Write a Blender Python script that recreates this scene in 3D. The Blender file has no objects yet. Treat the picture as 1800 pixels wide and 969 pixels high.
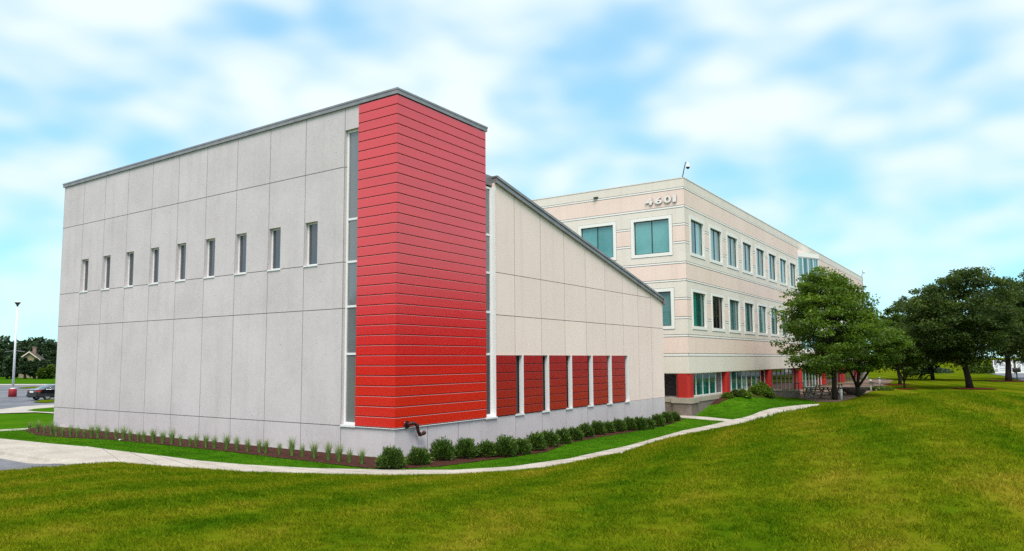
import bpy, math, random
import numpy as np
R=math.radians
# ------------------------------------------------------------------ camera, world, sun, exposure
scene=bpy.context.scene
C=scene.collection
EYE=2.86
HEAD,PITCH,ROLL=R(34.3587),R(5.3395),R(-0.3515)
FPX,CXP,CYP=1282.31,885.13,513.2
from mathutils import Vector, Matrix
Fv=Vector((math.cos(HEAD)*math.cos(PITCH),math.sin(HEAD)*math.cos(PITCH),math.sin(PITCH)))
Rv=Vector((math.sin(HEAD),-math.cos(HEAD),0)); Uv=Rv.cross(Fv)
R2=Rv*math.cos(ROLL)+Uv*math.sin(ROLL); U2=R2.cross(Fv)
cd=bpy.data.cameras.new('camera'); cam=bpy.data.objects.new('camera',cd); C.objects.link(cam)
m=Matrix((R2,U2,-Fv)).transposed().to_4x4(); m.translation=(0,0,EYE); cam.matrix_world=m
cd.sensor_width=36; cd.lens=36*FPX/1800; cd.shift_x=(900-CXP)/1800; cd.shift_y=(CYP-484.5)/1800
cd.clip_start=0.1; cd.clip_end=6000
scene.camera=cam
SUN_EL,SUN_AZ=R(57),R(34+180+2)          # where the sun stands, counted from +X
w=bpy.data.worlds.new('World'); scene.world=w; w.use_nodes=True
nt=w.node_tree; N=nt.nodes; Lk=nt.links
bg=N['Background']; bg.inputs[1].default_value=0.115
sky=N.new('ShaderNodeTexSky'); sky.sky_type='NISHITA'; sky.sun_disc=False
sky.sun_elevation=SUN_EL; sky.sun_rotation=R(90)-SUN_AZ; sky.air_density=1.0; sky.dust_density=0.0; sky.ozone_density=2.0
tc=N.new('ShaderNodeTexCoord')
sep=N.new('ShaderNodeSeparateXYZ'); Lk.new(tc.outputs['Generated'],sep.inputs[0])
def wm(op,a,b=None):
    n=N.new('ShaderNodeMath'); n.operation=op
    for i,v in enumerate((a,b)):
        if v is None: continue
        if isinstance(v,(int,float)): n.inputs[i].default_value=v
        else: Lk.new(v,n.inputs[i])
    return n.outputs[0]
den=wm('ADD',wm('MAXIMUM',sep.outputs[2],0.0),0.62)
cmb=N.new('ShaderNodeCombineXYZ')
Lk.new(wm('DIVIDE',sep.outputs[0],den),cmb.inputs[0]); Lk.new(wm('DIVIDE',sep.outputs[1],den),cmb.inputs[1]); Lk.new(wm('MULTIPLY',sep.outputs[2],1.6),cmb.inputs[2])
def wnoise(scale,detail,rough,off,dist=0.0):
    mp=N.new('ShaderNodeMapping'); mp.inputs['Location'].default_value=off; Lk.new(cmb.outputs[0],mp.inputs[0])
    n=N.new('ShaderNodeTexNoise'); n.inputs['Scale'].default_value=scale; n.inputs['Detail'].default_value=detail; n.inputs['Roughness'].default_value=rough
    n.inputs['Distortion'].default_value=dist
    Lk.new(mp.outputs[0],n.inputs['Vector']); return n.outputs['Fac']
nz=wm('ADD',wm('MULTIPLY',wnoise(5.0,1.0,0.4,(3.2,1.7,0.4)),0.6),wm('MULTIPLY',wnoise(13,0.8,0.35,(1.1,7.7,2.0)),0.4))
mr=N.new('ShaderNodeMapRange'); mr.interpolation_type='SMOOTHSTEP'; Lk.new(nz,mr.inputs[0])
mr.inputs[1].default_value=0.27; mr.inputs[2].default_value=0.68; mr.inputs[3].default_value=0.22; mr.inputs[4].default_value=1.0
tint=N.new('ShaderNodeMix'); tint.data_type='RGBA'; tint.blend_type='MULTIPLY'; tint.inputs[0].default_value=1.0
Lk.new(sky.outputs[0],tint.inputs[6]); tint.inputs[7].default_value=(0.88,1.62,1.50,1)
mix=N.new('ShaderNodeMix'); mix.data_type='RGBA'; 
lowm=N.new('ShaderNodeMapRange'); lowm.interpolation_type='SMOOTHSTEP'; Lk.new(sep.outputs[2],lowm.inputs[0]); lowm.inputs[1].default_value=0.0; lowm.inputs[2].default_value=0.24; lowm.inputs[3].default_value=0.58; lowm.inputs[4].default_value=1.0
blue=N.new('ShaderNodeMix'); blue.data_type='RGBA'; blue.inputs[0].default_value=0.6; Lk.new(tint.outputs[2],blue.inputs[6]); blue.inputs[7].default_value=(1.45,4.3,6.6,1)
Lk.new(wm('MULTIPLY',mr.outputs[0],lowm.outputs[0]),mix.inputs[0]); Lk.new(blue.outputs[2],mix.inputs[6]); mix.inputs[7].default_value=(6.0,6.75,7.15,1)
Lk.new(mix.outputs[2],bg.inputs[0])
sd=bpy.data.lights.new('sun','SUN'); sd.energy=2.9; sd.angle=R(32); sd.color=(1,0.93,0.86)
so=bpy.data.objects.new('sun',sd); C.objects.link(so)
so.rotation_euler=Vector((math.cos(SUN_AZ)*math.cos(SUN_EL),math.sin(SUN_AZ)*math.cos(SUN_EL),math.sin(SUN_EL))).to_track_quat('Z','Y').to_euler()
vs=scene.view_settings; vs.view_transform='Standard'; vs.look='None'; vs.exposure=0.42; vs.gamma=1; vs.use_curve_mapping=False
scene.cycles.max_bounces=5; scene.cycles.sample_clamp_indirect=3; scene.cycles.use_denoising=False

# ------------------------------------------------------------------ helpers
E3=Vector((0,0,EYE))
def ray(x,y): return Fv+R2*((x-CXP)/FPX)-U2*((y-CYP)/FPX)
def at(x,y,axis,v):
    d=ray(x,y); t=(v-E3[axis])/d[axis]; return E3+d*t
def atd(x,D,z=None):
    """the ground point seen in column x at depth D"""
    y=640.0
    for _ in range(6):
        d=ray(x,y); p=E3+d*D
        y+=(p.z-(0 if z is None else z))*FPX/D*1.0
    return E3+ray(x,y)*D
def tag(o,label=None,cat=None,group=None,kind=None):
    if label: o['label']=label
    if cat: o['category']=cat
    if group: o['group']=group
    if kind: o['kind']=kind
    return o
def empty(name,loc=(0,0,0),rz=0):
    o=bpy.data.objects.new(name,None); C.objects.link(o); o.location=loc; o.rotation_euler=(0,0,rz); o.empty_display_size=0.2
    return o
class MB:
    def __init__(s): s.v=[]; s.f=[]; s.m=[]; s.sm=[]
    def quad(s,a,b,c,d,mi=0,smooth=False):
        n=len(s.v); s.v+=[tuple(a),tuple(b),tuple(c),tuple(d)]; s.f.append((n,n+1,n+2,n+3)); s.m.append(mi); s.sm.append(smooth)
    def poly(s,pts,mi=0):
        n=len(s.v); s.v+=[tuple(p) for p in pts]; s.f.append(tuple(range(n,n+len(pts)))); s.m.append(mi); s.sm.append(False)
    def box(s,a,b,mi=0,bev=0.0):
        x0,y0,z0=[min(p,q) for p,q in zip(a,b)]; x1,y1,z1=[max(p,q) for p,q in zip(a,b)]
        n=len(s.v)
        s.v+=[(x0,y0,z0),(x1,y0,z0),(x1,y1,z0),(x0,y1,z0),(x0,y0,z1),(x1,y0,z1),(x1,y1,z1),(x0,y1,z1)]
        for f in ((0,3,2,1),(4,5,6,7),(0,1,5,4),(1,2,6,5),(2,3,7,6),(3,0,4,7)):
            s.f.append(tuple(n+i for i in f)); s.m.append(mi); s.sm.append(False)
    def prism(s,poly,v,mi=0):
        """extrude a planar polygon (3-D points) along vector v"""
        n=len(s.v); k=len(poly); v=Vector(v)
        s.v+=[tuple(p) for p in poly]+[tuple(Vector(p)+v) for p in poly]
        s.f.append(tuple(n+i for i in reversed(range(k)))); s.f.append(tuple(n+k+i for i in range(k)))
        for i in range(k): s.f.append((n+i,n+(i+1)%k,n+k+(i+1)%k,n+k+i))
        s.m+=[mi]*(k+2); s.sm+=[False]*(k+2)
    def tube(s,pts,rad,seg=8,mi=0,cap=True):
        pts=[Vector(p) for p in pts]
        if not isinstance(rad,(list,tuple)): rad=[rad]*len(pts)
        n=len(s.v); up=None
        for i,p in enumerate(pts):
            t=(pts[min(i+1,len(pts)-1)]-pts[max(i-1,0)]).normalized()
            if up is None: up=Vector((1,0,0)) if abs(t.x)<0.9 else Vector((0,1,0))
            a=(up-t*up.dot(t)).normalized(); up=a; b=t.cross(a)
            for k in range(seg):
                q=2*math.pi*k/seg; s.v.append(tuple(p+(a*math.cos(q)+b*math.sin(q))*rad[i]))
        for i in range(len(pts)-1):
            for k in range(seg):
                a=n+i*seg+k; b=n+i*seg+(k+1)%seg; s.f.append((a,b,b+seg,a+seg)); s.m.append(mi); s.sm.append(True)
        if cap:
            s.f.append(tuple(n+k for k in reversed(range(seg)))); s.f.append(tuple(n+(len(pts)-1)*seg+k for k in range(seg))); s.m+=[mi]*2; s.sm+=[False]*2
    def lathe(s,prof,c=(0,0,0),seg=20,mi=0):
        n=len(s.v)
        for r,z in prof:
            for k in range(seg):
                q=2*math.pi*k/seg; s.v.append((c[0]+r*math.cos(q),c[1]+r*math.sin(q),c[2]+z))
        for i in range(len(prof)-1):
            for k in range(seg):
                a=n+i*seg+k; b=n+i*seg+(k+1)%seg; s.f.append((a,b,b+seg,a+seg)); s.m.append(mi); s.sm.append(True)
    def build(s,name,mats,parent=None,xf=None):
        me=bpy.data.meshes.new(name); me.from_pydata(s.v,[],s.f)
        for mt in (mats if isinstance(mats,(list,tuple)) else [mats]): me.materials.append(mt)
        me.polygons.foreach_set('material_index',s.m); me.polygons.foreach_set('use_smooth',s.sm)
        if xf is not None: me.transform(xf)
        me.update()
        o=bpy.data.objects.new(name,me); C.objects.link(o)
        if parent: o.parent=parent
        return o
def np_mesh(name,V,F,mats,parent=None,smooth=False,attr=None):
    """fast builder: V n x 3, F m x k (all faces k-gons)"""
    me=bpy.data.meshes.new(name); V=np.asarray(V,np.float32); F=np.asarray(F,np.int32); k=F.shape[1]
    me.vertices.add(len(V)); me.vertices.foreach_set('co',V.ravel())
    me.loops.add(F.size); me.loops.foreach_set('vertex_index',F.ravel())
    me.polygons.add(len(F)); me.polygons.foreach_set('loop_start',np.arange(0,F.size,k,dtype=np.int32))
    me.polygons.foreach_set('use_smooth',np.full(len(F),smooth))
    if attr:
        for an,(dom,arr) in attr.items():
            a=me.attributes.new(an,'FLOAT',dom); a.data.foreach_set('value',np.asarray(arr,np.float32))
    me.update(calc_edges=True)
    for mt in (mats if isinstance(mats,(list,tuple)) else [mats]): me.materials.append(mt)
    o=bpy.data.objects.new(name,me); C.objects.link(o)
    if parent: o.parent=parent
    return o
def copy_tree(o,parent=None):
    c=o.copy(); C.objects.link(c)
    if parent: c.parent=parent
    for ch in list(o.children): copy_tree(ch,c)
    return c

# ------------------------------------------------------------------ materials
def mat(name,col=(0.5,0.5,0.5),rough=0.6,spec=0.5,metal=0.0,ior=None):
    mt=bpy.data.materials.new(name); mt.use_nodes=True; b=mt.node_tree.nodes['Principled BSDF']
    b.inputs['Base Color'].default_value=(*col,1); b.inputs['Roughness'].default_value=rough
    b.inputs['Specular IOR Level'].default_value=spec; b.inputs['Metallic'].default_value=metal
    if ior: b.inputs['IOR'].default_value=ior
    return mt
class NB:
    def __init__(s,mt): s.mt=mt; s.t=mt.node_tree; s.b=s.t.nodes['Principled BSDF']
    def n(s,typ,**kw):
        n=s.t.nodes.new(typ)
        for k,v in kw.items(): setattr(n,k,v)
        return n
    def l(s,a,b): s.t.links.new(a,b)
    def coord(s,which='Object',scale=(1,1,1)):
        if which=='World': o=s.n('ShaderNodeNewGeometry').outputs['Position']
        else: o=s.n('ShaderNodeTexCoord').outputs[which]
        mp=s.n('ShaderNodeMapping'); mp.inputs['Scale'].default_value=scale; s.l(o,mp.inputs[0]); return mp.outputs[0]
    def noise(s,co,scale,detail=3,rough=0.5,dist=0):
        n=s.n('ShaderNodeTexNoise'); n.inputs['Scale'].default_value=scale; n.inputs['Detail'].default_value=detail; n.inputs['Roughness'].default_value=rough; n.inputs['Distortion'].default_value=dist
        s.l(co,n.inputs['Vector']); return n.outputs['Fac']
    def ramp(s,f,stops):
        n=s.n('ShaderNodeValToRGB'); e=n.color_ramp.elements
        while len(e)<len(stops): e.new(0.5)
        for q,(p,c) in zip(e,stops):
            q.position=p; q.color=(*c,1) if len(c)==3 else c
        s.l(f,n.inputs[0]); return n.outputs[0]
    def mixc(s,f,a,b,blend='MIX'):
        n=s.n('ShaderNodeMix',data_type='RGBA',blend_type=blend)
        for i,v in ((0,f),(6,a),(7,b)):
            if isinstance(v,(int,float)): n.inputs[i].default_value=v
            elif isinstance(v,tuple): n.inputs[i].default_value=(*v,1)
            else: s.l(v,n.inputs[i])
        return n.outputs[2]
    def math(s,op,a,b=None):
        n=s.n('ShaderNodeMath',operation=op)
        for i,v in enumerate((a,b)):
            if v is None: continue
            if isinstance(v,(int,float)): n.inputs[i].default_value=v
            else: s.l(v,n.inputs[i])
        return n.outputs[0]
    def bump(s,h,strength=0.3,dist=0.01):
        n=s.n('ShaderNodeBump'); n.inputs['Strength'].default_value=strength; n.inputs['Distance'].default_value=dist
        s.l(h,n.inputs['Height']); s.l(n.outputs[0],s.b.inputs['Normal'])
    def col(s,c): s.l(c,s.b.inputs['Base Color'])
def concrete(name,base,dark,pit=0.5,fine=40,blotch=0.7):
    """exposed precast: large soft blotches, fine grain, scattered bug holes"""
    mt=mat(name,base,0.85,0.25); b=NB(mt); co=b.coord('World')
    big=b.noise(co,blotch,4,0.6); mid=b.noise(co,6,3,0.6); fn=b.noise(co,fine,2,0.7)
    g=b.math('ADD',b.math('MULTIPLY',big,0.55),b.math('ADD',b.math('MULTIPLY',mid,0.25),b.math('MULTIPLY',fn,0.35)))
    c=b.ramp(g,[(0.40,dark),(0.66,base)])
    sp_=b.n('ShaderNodeSeparateXYZ'); b.l(b.n('ShaderNodeNewGeometry').outputs['Position'],sp_.inputs[0])
    px_=b.math('FLOOR',b.math('MULTIPLY',b.math('SUBTRACT',sp_.outputs[0],15.99+6.40),1/1.855)); py_=b.math('FLOOR',b.math('MULTIPLY',b.math('SUBTRACT',sp_.outputs[1],14.805+2.25),1/1.85))
    pz_=b.math('ADD',b.math('GREATER_THAN',sp_.outputs[2],0.87),b.math('ADD',b.math('GREATER_THAN',sp_.outputs[2],4.5),b.math('ADD',b.math('GREATER_THAN',sp_.outputs[2],5.97),b.math('GREATER_THAN',sp_.outputs[2],9.03))))
    cx_=b.n('ShaderNodeCombineXYZ'); b.l(px_,cx_.inputs[0]); b.l(py_,cx_.inputs[1]); b.l(pz_,cx_.inputs[2]); wn_=b.n('ShaderNodeTexWhiteNoise'); b.l(cx_.outputs[0],wn_.inputs['Vector'])
    c=b.mixc(1.0,c,b.ramp(wn_.outputs['Value'],[(0.0,(0.95,0.95,0.945)),(1.0,(1.0,1.0,1.0))]),'MULTIPLY')
    vo=b.n('ShaderNodeTexVoronoi'); vo.inputs['Scale'].default_value=5.5; vo.inputs['Randomness'].default_value=1.0; b.l(co,vo.inputs['Vector'])
    v2=b.n('ShaderNodeTexVoronoi'); v2.inputs['Scale'].default_value=16; b.l(co,v2.inputs['Vector'])
    p1=b.math('LESS_THAN',vo.outputs['Distance'],0.075); p2=b.math('LESS_THAN',v2.outputs['Distance'],0.12)
    rare=b.math('GREATER_THAN',b.noise(co,1.7,2,0.5),0.47)
    stk=b.noise(b.coord('World',(2.2,2.2,0.12)),1.0,4,0.65); c=b.mixc(1.0,c,b.ramp(stk,[(0.30,(0.94,0.935,0.93)),(0.50,(1,1,1))]),'MULTIPLY')
    p=b.math('MULTIPLY',b.math('MAXIMUM',p1,b.math('MULTIPLY',p2,0.45)),rare)
    b.col(b.mixc(b.math('MULTIPLY',p,pit),c,tuple(x*0.22 for x in base)))
    b.bump(b.math('SUBTRACT',b.math('MULTIPLY',fn,0.4),p),0.35,0.006)
    return mt
M={}
M['gray']=concrete('gray precast concrete',(0.64,0.575,0.58),(0.545,0.485,0.49),0.85)
M['beige']=concrete('beige precast concrete',(0.90,0.715,0.645),(0.85,0.67,0.60),0.12)
M['cream']=concrete('cream stucco',(0.80,0.715,0.62),(0.745,0.66,0.57),0.0,60,0.5)
M['pink']=concrete('pink stucco',(0.87,0.675,0.58),(0.81,0.62,0.53),0.0,60,0.5)
M['band']=mat('pale band',(0.82,0.79,0.73),0.7,0.3)
M['joint']=mat('joint sealant',(0.13,0.10,0.095),0.9,0.2)
M['jointg']=mat('grey joint sealant',(0.15,0.135,0.14),0.9,0.2)
M['white']=mat('white frame paint',(0.80,0.80,0.79),0.35,0.5)
M['dark']=mat('dark bronze metal',(0.03,0.028,0.027),0.45,0.5)
mt=mat('grey coping metal',(0.27,0.25,0.255),0.42,0.5,0.35); b=NB(mt); co=b.coord('World'); b.col(b.ramp(b.noise(co,2.0,4,0.6),[(0.35,(0.24,0.225,0.23)),(0.7,(0.32,0.30,0.305))])); M['coping']=mt
# red cladding: satin paint over metal, its gloss picks up the sky towards the top
def redmat(name,c1,c2):
    mt=mat(name,c1,0.28,0.5,0.0,2.0); b=NB(mt); co=b.coord('World')
    g=b.noise(b.coord('World',(0.35,0.35,3.3)),1.0,1,0.5); f=b.noise(co,55,2,0.6)
    c=b.ramp(g,[(0.3,c1),(0.7,c2)]); b.col(c)
    mrr=b.n('ShaderNodeMapRange'); mrr.inputs[3].default_value=0.22; mrr.inputs[4].default_value=0.28; b.l(b.noise(co,0.8,1,0.4),mrr.inputs[0]); b.l(mrr.outputs[0],b.b.inputs['Roughness'])
    return mt
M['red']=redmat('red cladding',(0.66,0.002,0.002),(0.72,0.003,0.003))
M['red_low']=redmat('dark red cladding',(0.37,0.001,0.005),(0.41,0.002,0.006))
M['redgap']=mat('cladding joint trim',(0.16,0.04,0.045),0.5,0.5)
M['lip']=mat('cladding edge highlight',(0.60,0.24,0.24),0.5,0.4)  # pale colour paints a sky highlight along each board's top edge
M['lip_low']=mat('dark cladding edge highlight',(0.30,0.04,0.04),0.5,0.4)  # same painted highlight, duller, for the boards of the wing
M['redpier']=concrete('red stucco pier',(0.46,0.028,0.022),(0.38,0.02,0.016),0.1,60)
def glass(name,base,rough=0.03,spec=0.6,ior=1.5,metal=0.0,wav=0.02,stripes=None):
    mt=mat(name,base,rough,spec,metal,ior); b=NB(mt); co=b.coord('World')
    b.bump(b.noise(co,1.1,1,0.4),wav,0.05)
    if stripes:
        oi=b.n('ShaderNodeObjectInfo'); rv=b.ramp(oi.outputs['Random'],[(0.0,(0.62,0.62,0.62)),(1.0,(1.3,1.3,1.3))])
        wv=b.noise(b.coord('World',stripes[0]),1.0,2,0.6); b.col(b.mixc(1.0,b.ramp(wv,stripes[1]),rv,'MULTIPLY'))
    return mt
M['glass_slit']=glass('grey window glass',(0.05,0.05,0.06),0.05,0.5,1.9)
M['glass_strip']=glass('pale grey window glass',(0.16,0.165,0.17),0.06,0.5,1.9)
M['glass_dark']=glass('dark window glass',(0.012,0.011,0.012),0.04,0.5,1.6)
TEAL=[(0.35,(0.07,0.25,0.24)),(0.6,(0.12,0.33,0.32))]
M['teal']=glass('teal tinted glass',(0.09,0.33,0.32),0.05,0.5,1.8,0,0.02,((0.6,0.6,0.6),TEAL))
M['teal_blind']=glass('teal glass over vertical blinds',(0.1,0.3,0.3),0.05,0.5,1.8,0,0.02,((1.6,1.6,0.02),[(0.38,(0.02,0.10,0.10)),(0.5,(0.12,0.27,0.27)),(0.62,(0.22,0.40,0.40))]))
M['green']=glass('green tinted glass',(0.01,0.13,0.10),0.04,0.5,1.6,0,0.02,((1.8,1.8,0.05),[(0.4,(0.003,0.07,0.055)),(0.6,(0.01,0.20,0.155))]))
M['frost']=mat('far white panel',(0.8,0.8,0.8),0.5)
M['stone']=concrete('weathered base concrete',(0.24,0.19,0.16),(0.12,0.09,0.08),0.5,30,2.0)
M['cap']=concrete('pale base cap',(0.42,0.36,0.29),(0.30,0.25,0.20),0.3,30,2.0)
M['roof']=mat('roof membrane',(0.3,0.3,0.3),0.9)
M['pipe']=mat('rusty pipe',(0.09,0.035,0.028),0.35,0.6,0.6)
M['bark']=mat('bark',(0.035,0.028,0.022),0.95,0.2)
M['asphalt']=mat('asphalt',(0.14,0.14,0.15),0.85,0.3)
b=NB(M['asphalt']); co=b.coord('World'); b.col(b.ramp(b.math('ADD',b.math('MULTIPLY',b.noise(co,0.25,4,0.6),0.6),b.math('MULTIPLY',b.noise(b.coord('World',(3,0.6,1)),1.2,3,0.7),0.4)),[(0.38,(0.11,0.11,0.125)),(0.62,(0.21,0.205,0.22))])); b.bump(b.noise(co,60,2,0.6),0.3,0.01)
M['walk']=mat('sidewalk concrete',(0.6,0.56,0.5),0.85,0.25)
b=NB(M['walk']); co=b.coord('World'); b.col(b.ramp(b.math('ADD',b.math('MULTIPLY',b.noise(co,0.9,4,0.6),0.6),b.math('MULTIPLY',b.noise(co,12,3,0.6),0.4)),[(0.38,(0.38,0.33,0.28)),(0.62,(0.52,0.465,0.40))])); b.bump(b.noise(co,80,2,0.6),0.2,0.004)
M['mulch']=mat('bark mulch',(0.09,0.035,0.022),0.95,0.2)
b=NB(M['mulch']); co=b.coord('World'); vo=b.n('ShaderNodeTexVoronoi'); vo.inputs['Scale'].default_value=22; b.l(b.coord('World',(1,1.7,1)),vo.inputs['Vector'])
b.col(b.mixc(b.noise(co,3,3,0.6),b.ramp(vo.outputs['Color'],[(0.2,(0.030,0.009,0.006)),(0.8,(0.13,0.040,0.024))]),(0.06,0.02,0.012))); b.bump(vo.outputs['Distance'],0.9,0.04)
M['paver']=mat('brown pavers',(0.20,0.13,0.095),0.9,0.2)
M['wood']=mat('weathered wood',(0.22,0.175,0.14),0.85,0.2)
def leafmat(name,c1,c2,c3,trans=0.35):
    mt=mat(name,c1,0.55,0.35); b=NB(mt)
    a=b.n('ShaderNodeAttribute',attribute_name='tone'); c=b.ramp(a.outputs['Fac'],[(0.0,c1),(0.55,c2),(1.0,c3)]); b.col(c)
    tr=b.n('ShaderNodeBsdfTranslucent'); b.l(b.mixc(0.5,c,(c3[0]*1.2,c3[1]*1.2,c3[2]*0.6)),tr.inputs[0])
    mx=b.n('ShaderNodeMixShader'); mx.inputs[0].default_value=trans; b.l(b.b.outputs[0],mx.inputs[1]); b.l(tr.outputs[0],mx.inputs[2])
    b.l(mx.outputs[0],b.t.nodes['Material Output'].inputs[0]); return mt
M['leafA']=leafmat('maple leaves',(0.024,0.064,0.006),(0.080,0.150,0.010),(0.27,0.38,0.022))
M['leafC']=leafmat('dark leaves',(0.016,0.038,0.008),(0.050,0.092,0.014),(0.17,0.22,0.03))
M['leafY']=leafmat('yellow green leaves',(0.030,0.065,0.008),(0.075,0.13,0.012),(0.16,0.23,0.02))
M['leafF']=leafmat('far leaves',(0.020,0.042,0.018),(0.034,0.066,0.024),(0.065,0.105,0.028),0.2)
M['yew']=leafmat('yew needles',(0.012,0.036,0.006),(0.052,0.112,0.013),(0.18,0.28,0.03),0.15)
M['blade']=leafmat('ornamental grass blades',(0.09,0.15,0.03),(0.17,0.27,0.06),(0.30,0.38,0.14),0.3)
def lawnmat(name,olive,blade):
    mt=mat(name,(0.06,0.09,0.01),1.0,0.0); b=NB(mt); co=b.coord('World')
    # mown stripes and yellow patches: real differences in the turf
    st=b.noise(b.coord('World',(0.16,0.5,0.0)),1.0,2,0.5)
    big=b.noise(co,0.16,3,0.55); med=b.noise(co,1.1,4,0.6); fn=b.noise(co,14,3,0.7)
    wv=b.n('ShaderNodeTexWave',wave_type='BANDS',bands_direction='X'); mpw=b.n('ShaderNodeMapping'); mpw.inputs['Rotation'].default_value=(0,0,R(75)); b.l(b.coord('World'),mpw.inputs[0]); b.l(mpw.outputs[0],wv.inputs['Vector'])
    wv.inputs['Scale'].default_value=0.16; wv.inputs['Distortion'].default_value=2.2; wv.inputs['Detail'].default_value=2; wv.inputs['Detail Scale'].default_value=0.8
    fine=b.noise(co,4.5,4,0.75)
    g=b.math('ADD',b.math('MULTIPLY',big,0.34),b.math('ADD',b.math('MULTIPLY',st,0.16),b.math('ADD',b.math('MULTIPLY',med,0.28),b.math('ADD',b.math('MULTIPLY',fine,0.26),b.math('MULTIPLY',wv.outputs['Fac'],0.09 if olive else 0.0)))))
    if olive: stops=[(0.42,(0.036,0.092,0.002)),(0.51,(0.076,0.126,0.003)),(0.60,(0.130,0.155,0.005)),(0.71,(0.215,0.185,0.014))]
    else: stops=[(0.40,(0.035,0.115,0.004)),(0.55,(0.060,0.165,0.006)),(0.72,(0.11,0.21,0.010))]
    c=b.ramp(g,stops)
    if blade:
        a=b.n('ShaderNodeAttribute',attribute_name='tone'); c=b.mixc(1.0,c,b.ramp(a.outputs['Fac'],[(0.0,(0.85,0.9,1.0)),(0.6,(1.5,1.5,1.2)),(0.88,(2.2,2.0,3.0)),(1.0,(4.2,3.0,12.0))]),'MULTIPLY'); 
        tr=b.n('ShaderNodeBsdfTranslucent'); b.l(c,tr.inputs[0]); mx=b.n('ShaderNodeMixShader'); mx.inputs[0].default_value=0.3
        b.l(b.b.outputs[0],mx.inputs[1]); b.l(tr.outputs[0],mx.inputs[2]); b.l(mx.outputs[0],b.t.nodes['Material Output'].inputs[0])
    else: b.bump(fn,0.5,0.04); c=b.mixc(1.0,c,(0.86,0.86,0.86),'MULTIPLY')
    b.col(c); return mt
M['lawn']=lawnmat('olive lawn',True,False); M['sod']=lawnmat('fresh sod',False,False)
M['lawnb']=lawnmat('olive lawn blades',True,True); M['sodb']=lawnmat('fresh sod blades',False,True)

# ------------------------------------------------------------------ terrain
X0,Y0=15.99,14.805          # outer corner of the red tower
XB,YB=40.22,14.80           # outer corner of the office building
hx,hy=math.cos(HEAD),math.sin(HEAD)
def ss(a,b,x):
    t=np.clip((x-a)/(b-a),0,1); return t*t*(3-2*t)
K0=np.array(at(0,790,2,0))[:2]; K1=np.array(at(150,814,2,0))[:2]
kt=(K1-K0)/np.hypot(*(K1-K0)); kn=np.array([kt[1],-kt[0]])
if kn@K0>0: kn=-kn                      # towards the viewer
DROP=1
def zbase(x,y):
    near=1-ss(16,24,y)
    kd=(x-K0[0])*kn[0]+(y-K0[1])*kn[1]; ks=(x-K0[0])*kt[0]+(y-K0[1])*kt[1]
    drop=-DROP*0.15*ss(-0.14,0.04,kd)*(1-ss(0.55,1.0,ks/np.hypot(*(K1-K0))))*(1-ss(14,18,kd))
    z=near*(-0.35*ss(16,36,x)+0.42*ss(40,47,x))+(1-near)*(-0.7*ss(40,66,y))
    z=z+drop+0.46*ss(40.6,46.5,x)*(1-ss(54,60,x))*ss(12.3,14.5,y)*(1-ss(16,20,y))
    return z
# near edge of the walk as (column, depth, height)
EDGE=[]
def gz(px,py):
    z=0.0
    for _ in range(60):
        p=at(px,py,2,z); z=.6*z+.4*float(zbase(np.float64(p.x),np.float64(p.y)))
    return p
NEAR=[(-60,833),(0,829),(60,823),(125,818),(160,815.5),(200,815),(300,823),(430,832),(600,836.5),(693,838),(800,836),(900,830),(960,824),(1000,817),(1100,797),(1200,767),(1253,757),(1300,747.3),(1336,739.4),(1377,729),(1408,720.5),(1440,713)]
FAR=[(150,786),(200,793),(300,805),(350,811.5),(430,818.5),(550,825),(693,828),(800,828),(900,822),(1000,808),(1100,786),(1200,758),(1290,738.2),(1309,734.4),(1336,724.5),(1356,719),(1398,713.8),(1440,710.8)]
for px,py in NEAR:
    p=gz(px,py); D=p.x*hx+p.y*hy; u=(p.x*hy-p.y*hx)/D; EDGE.append((u,D,p.z))
EDGE+= [(0.52,44,0.0),(0.60,42,0.1),(0.75,40,0.1),(1.2,38,0.1),(3,38,0.1)]
eu,eD,ez=[np.array(q) for q in zip(*EDGE)]
ucr=[(720-885)/1287,(1300-885)/1287]+[(q-885)/1287 for q in (1440,1500,1560,1620,1690,1750,1800)]+[1.1,2.0]
zcr=[1.05,1.00,1.20,1.38,1.52,1.66,1.70,1.62,1.46,1.2,1.0]
def H(x,y):
    x=np.asarray(x,float); y=np.asarray(y,float)
    zb=zbase(x,y)+0.1*ss(50,60,x)*(1-ss(16,24,y))
    D=x*hx+y*hy; lat=x*hy-y*hx; Dm=np.maximum(D,0.5); u=np.where(D>0.5,lat/Dm,np.sign(lat)*3)
    De=np.interp(u,eu,eD)-0.10; ze=np.interp(u,eu,ez)
    t=np.clip(D/De,0,1)
    A=ze+(1.26-ze)*(1-t*t)
    zc=np.interp(u,ucr,zcr); Dc=24.0
    B=np.where(D<Dc,1.26+(zc-1.26)*ss(0,Dc,D),zc+(zb-zc)*ss(Dc,np.maximum(De-5,Dc+8),D))
    k=ss(0.27,0.43,u)
    P=A*(1-k)+B*k
    inside=(D<De)
    out=np.where(inside,P,zb)
    out=np.where((k>0)&(D>=De),zb+ (P-zb)*0,out)
    out=np.where(D<=0.5,1.26*np.exp(-np.minimum(D,0)**2/900.0),out)
    return out
def Hs(x,y): return float(H(x,y))
def axis(lo,hi,a,bb,fine):
    g=list(np.arange(a,bb,fine)); s=fine; v=a
    left=[]
    while v>lo: s*=1.18; v-=s; left.append(v)
    s=fine; v=g[-1]; right=[]
    while v<hi: s*=1.18; v+=s; right.append(v)
    return np.array(left[::-1]+g+right)
gx=axis(-900,2500,-6,62,0.2); gy=axis(-900,2500,-16,40,0.2)
GX,GY=np.meshgrid(gx,gy,indexing='ij'); GZ=H(GX,GY)
nx,ny=GX.shape; idx=np.arange(nx*ny).reshape(nx,ny)
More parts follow.
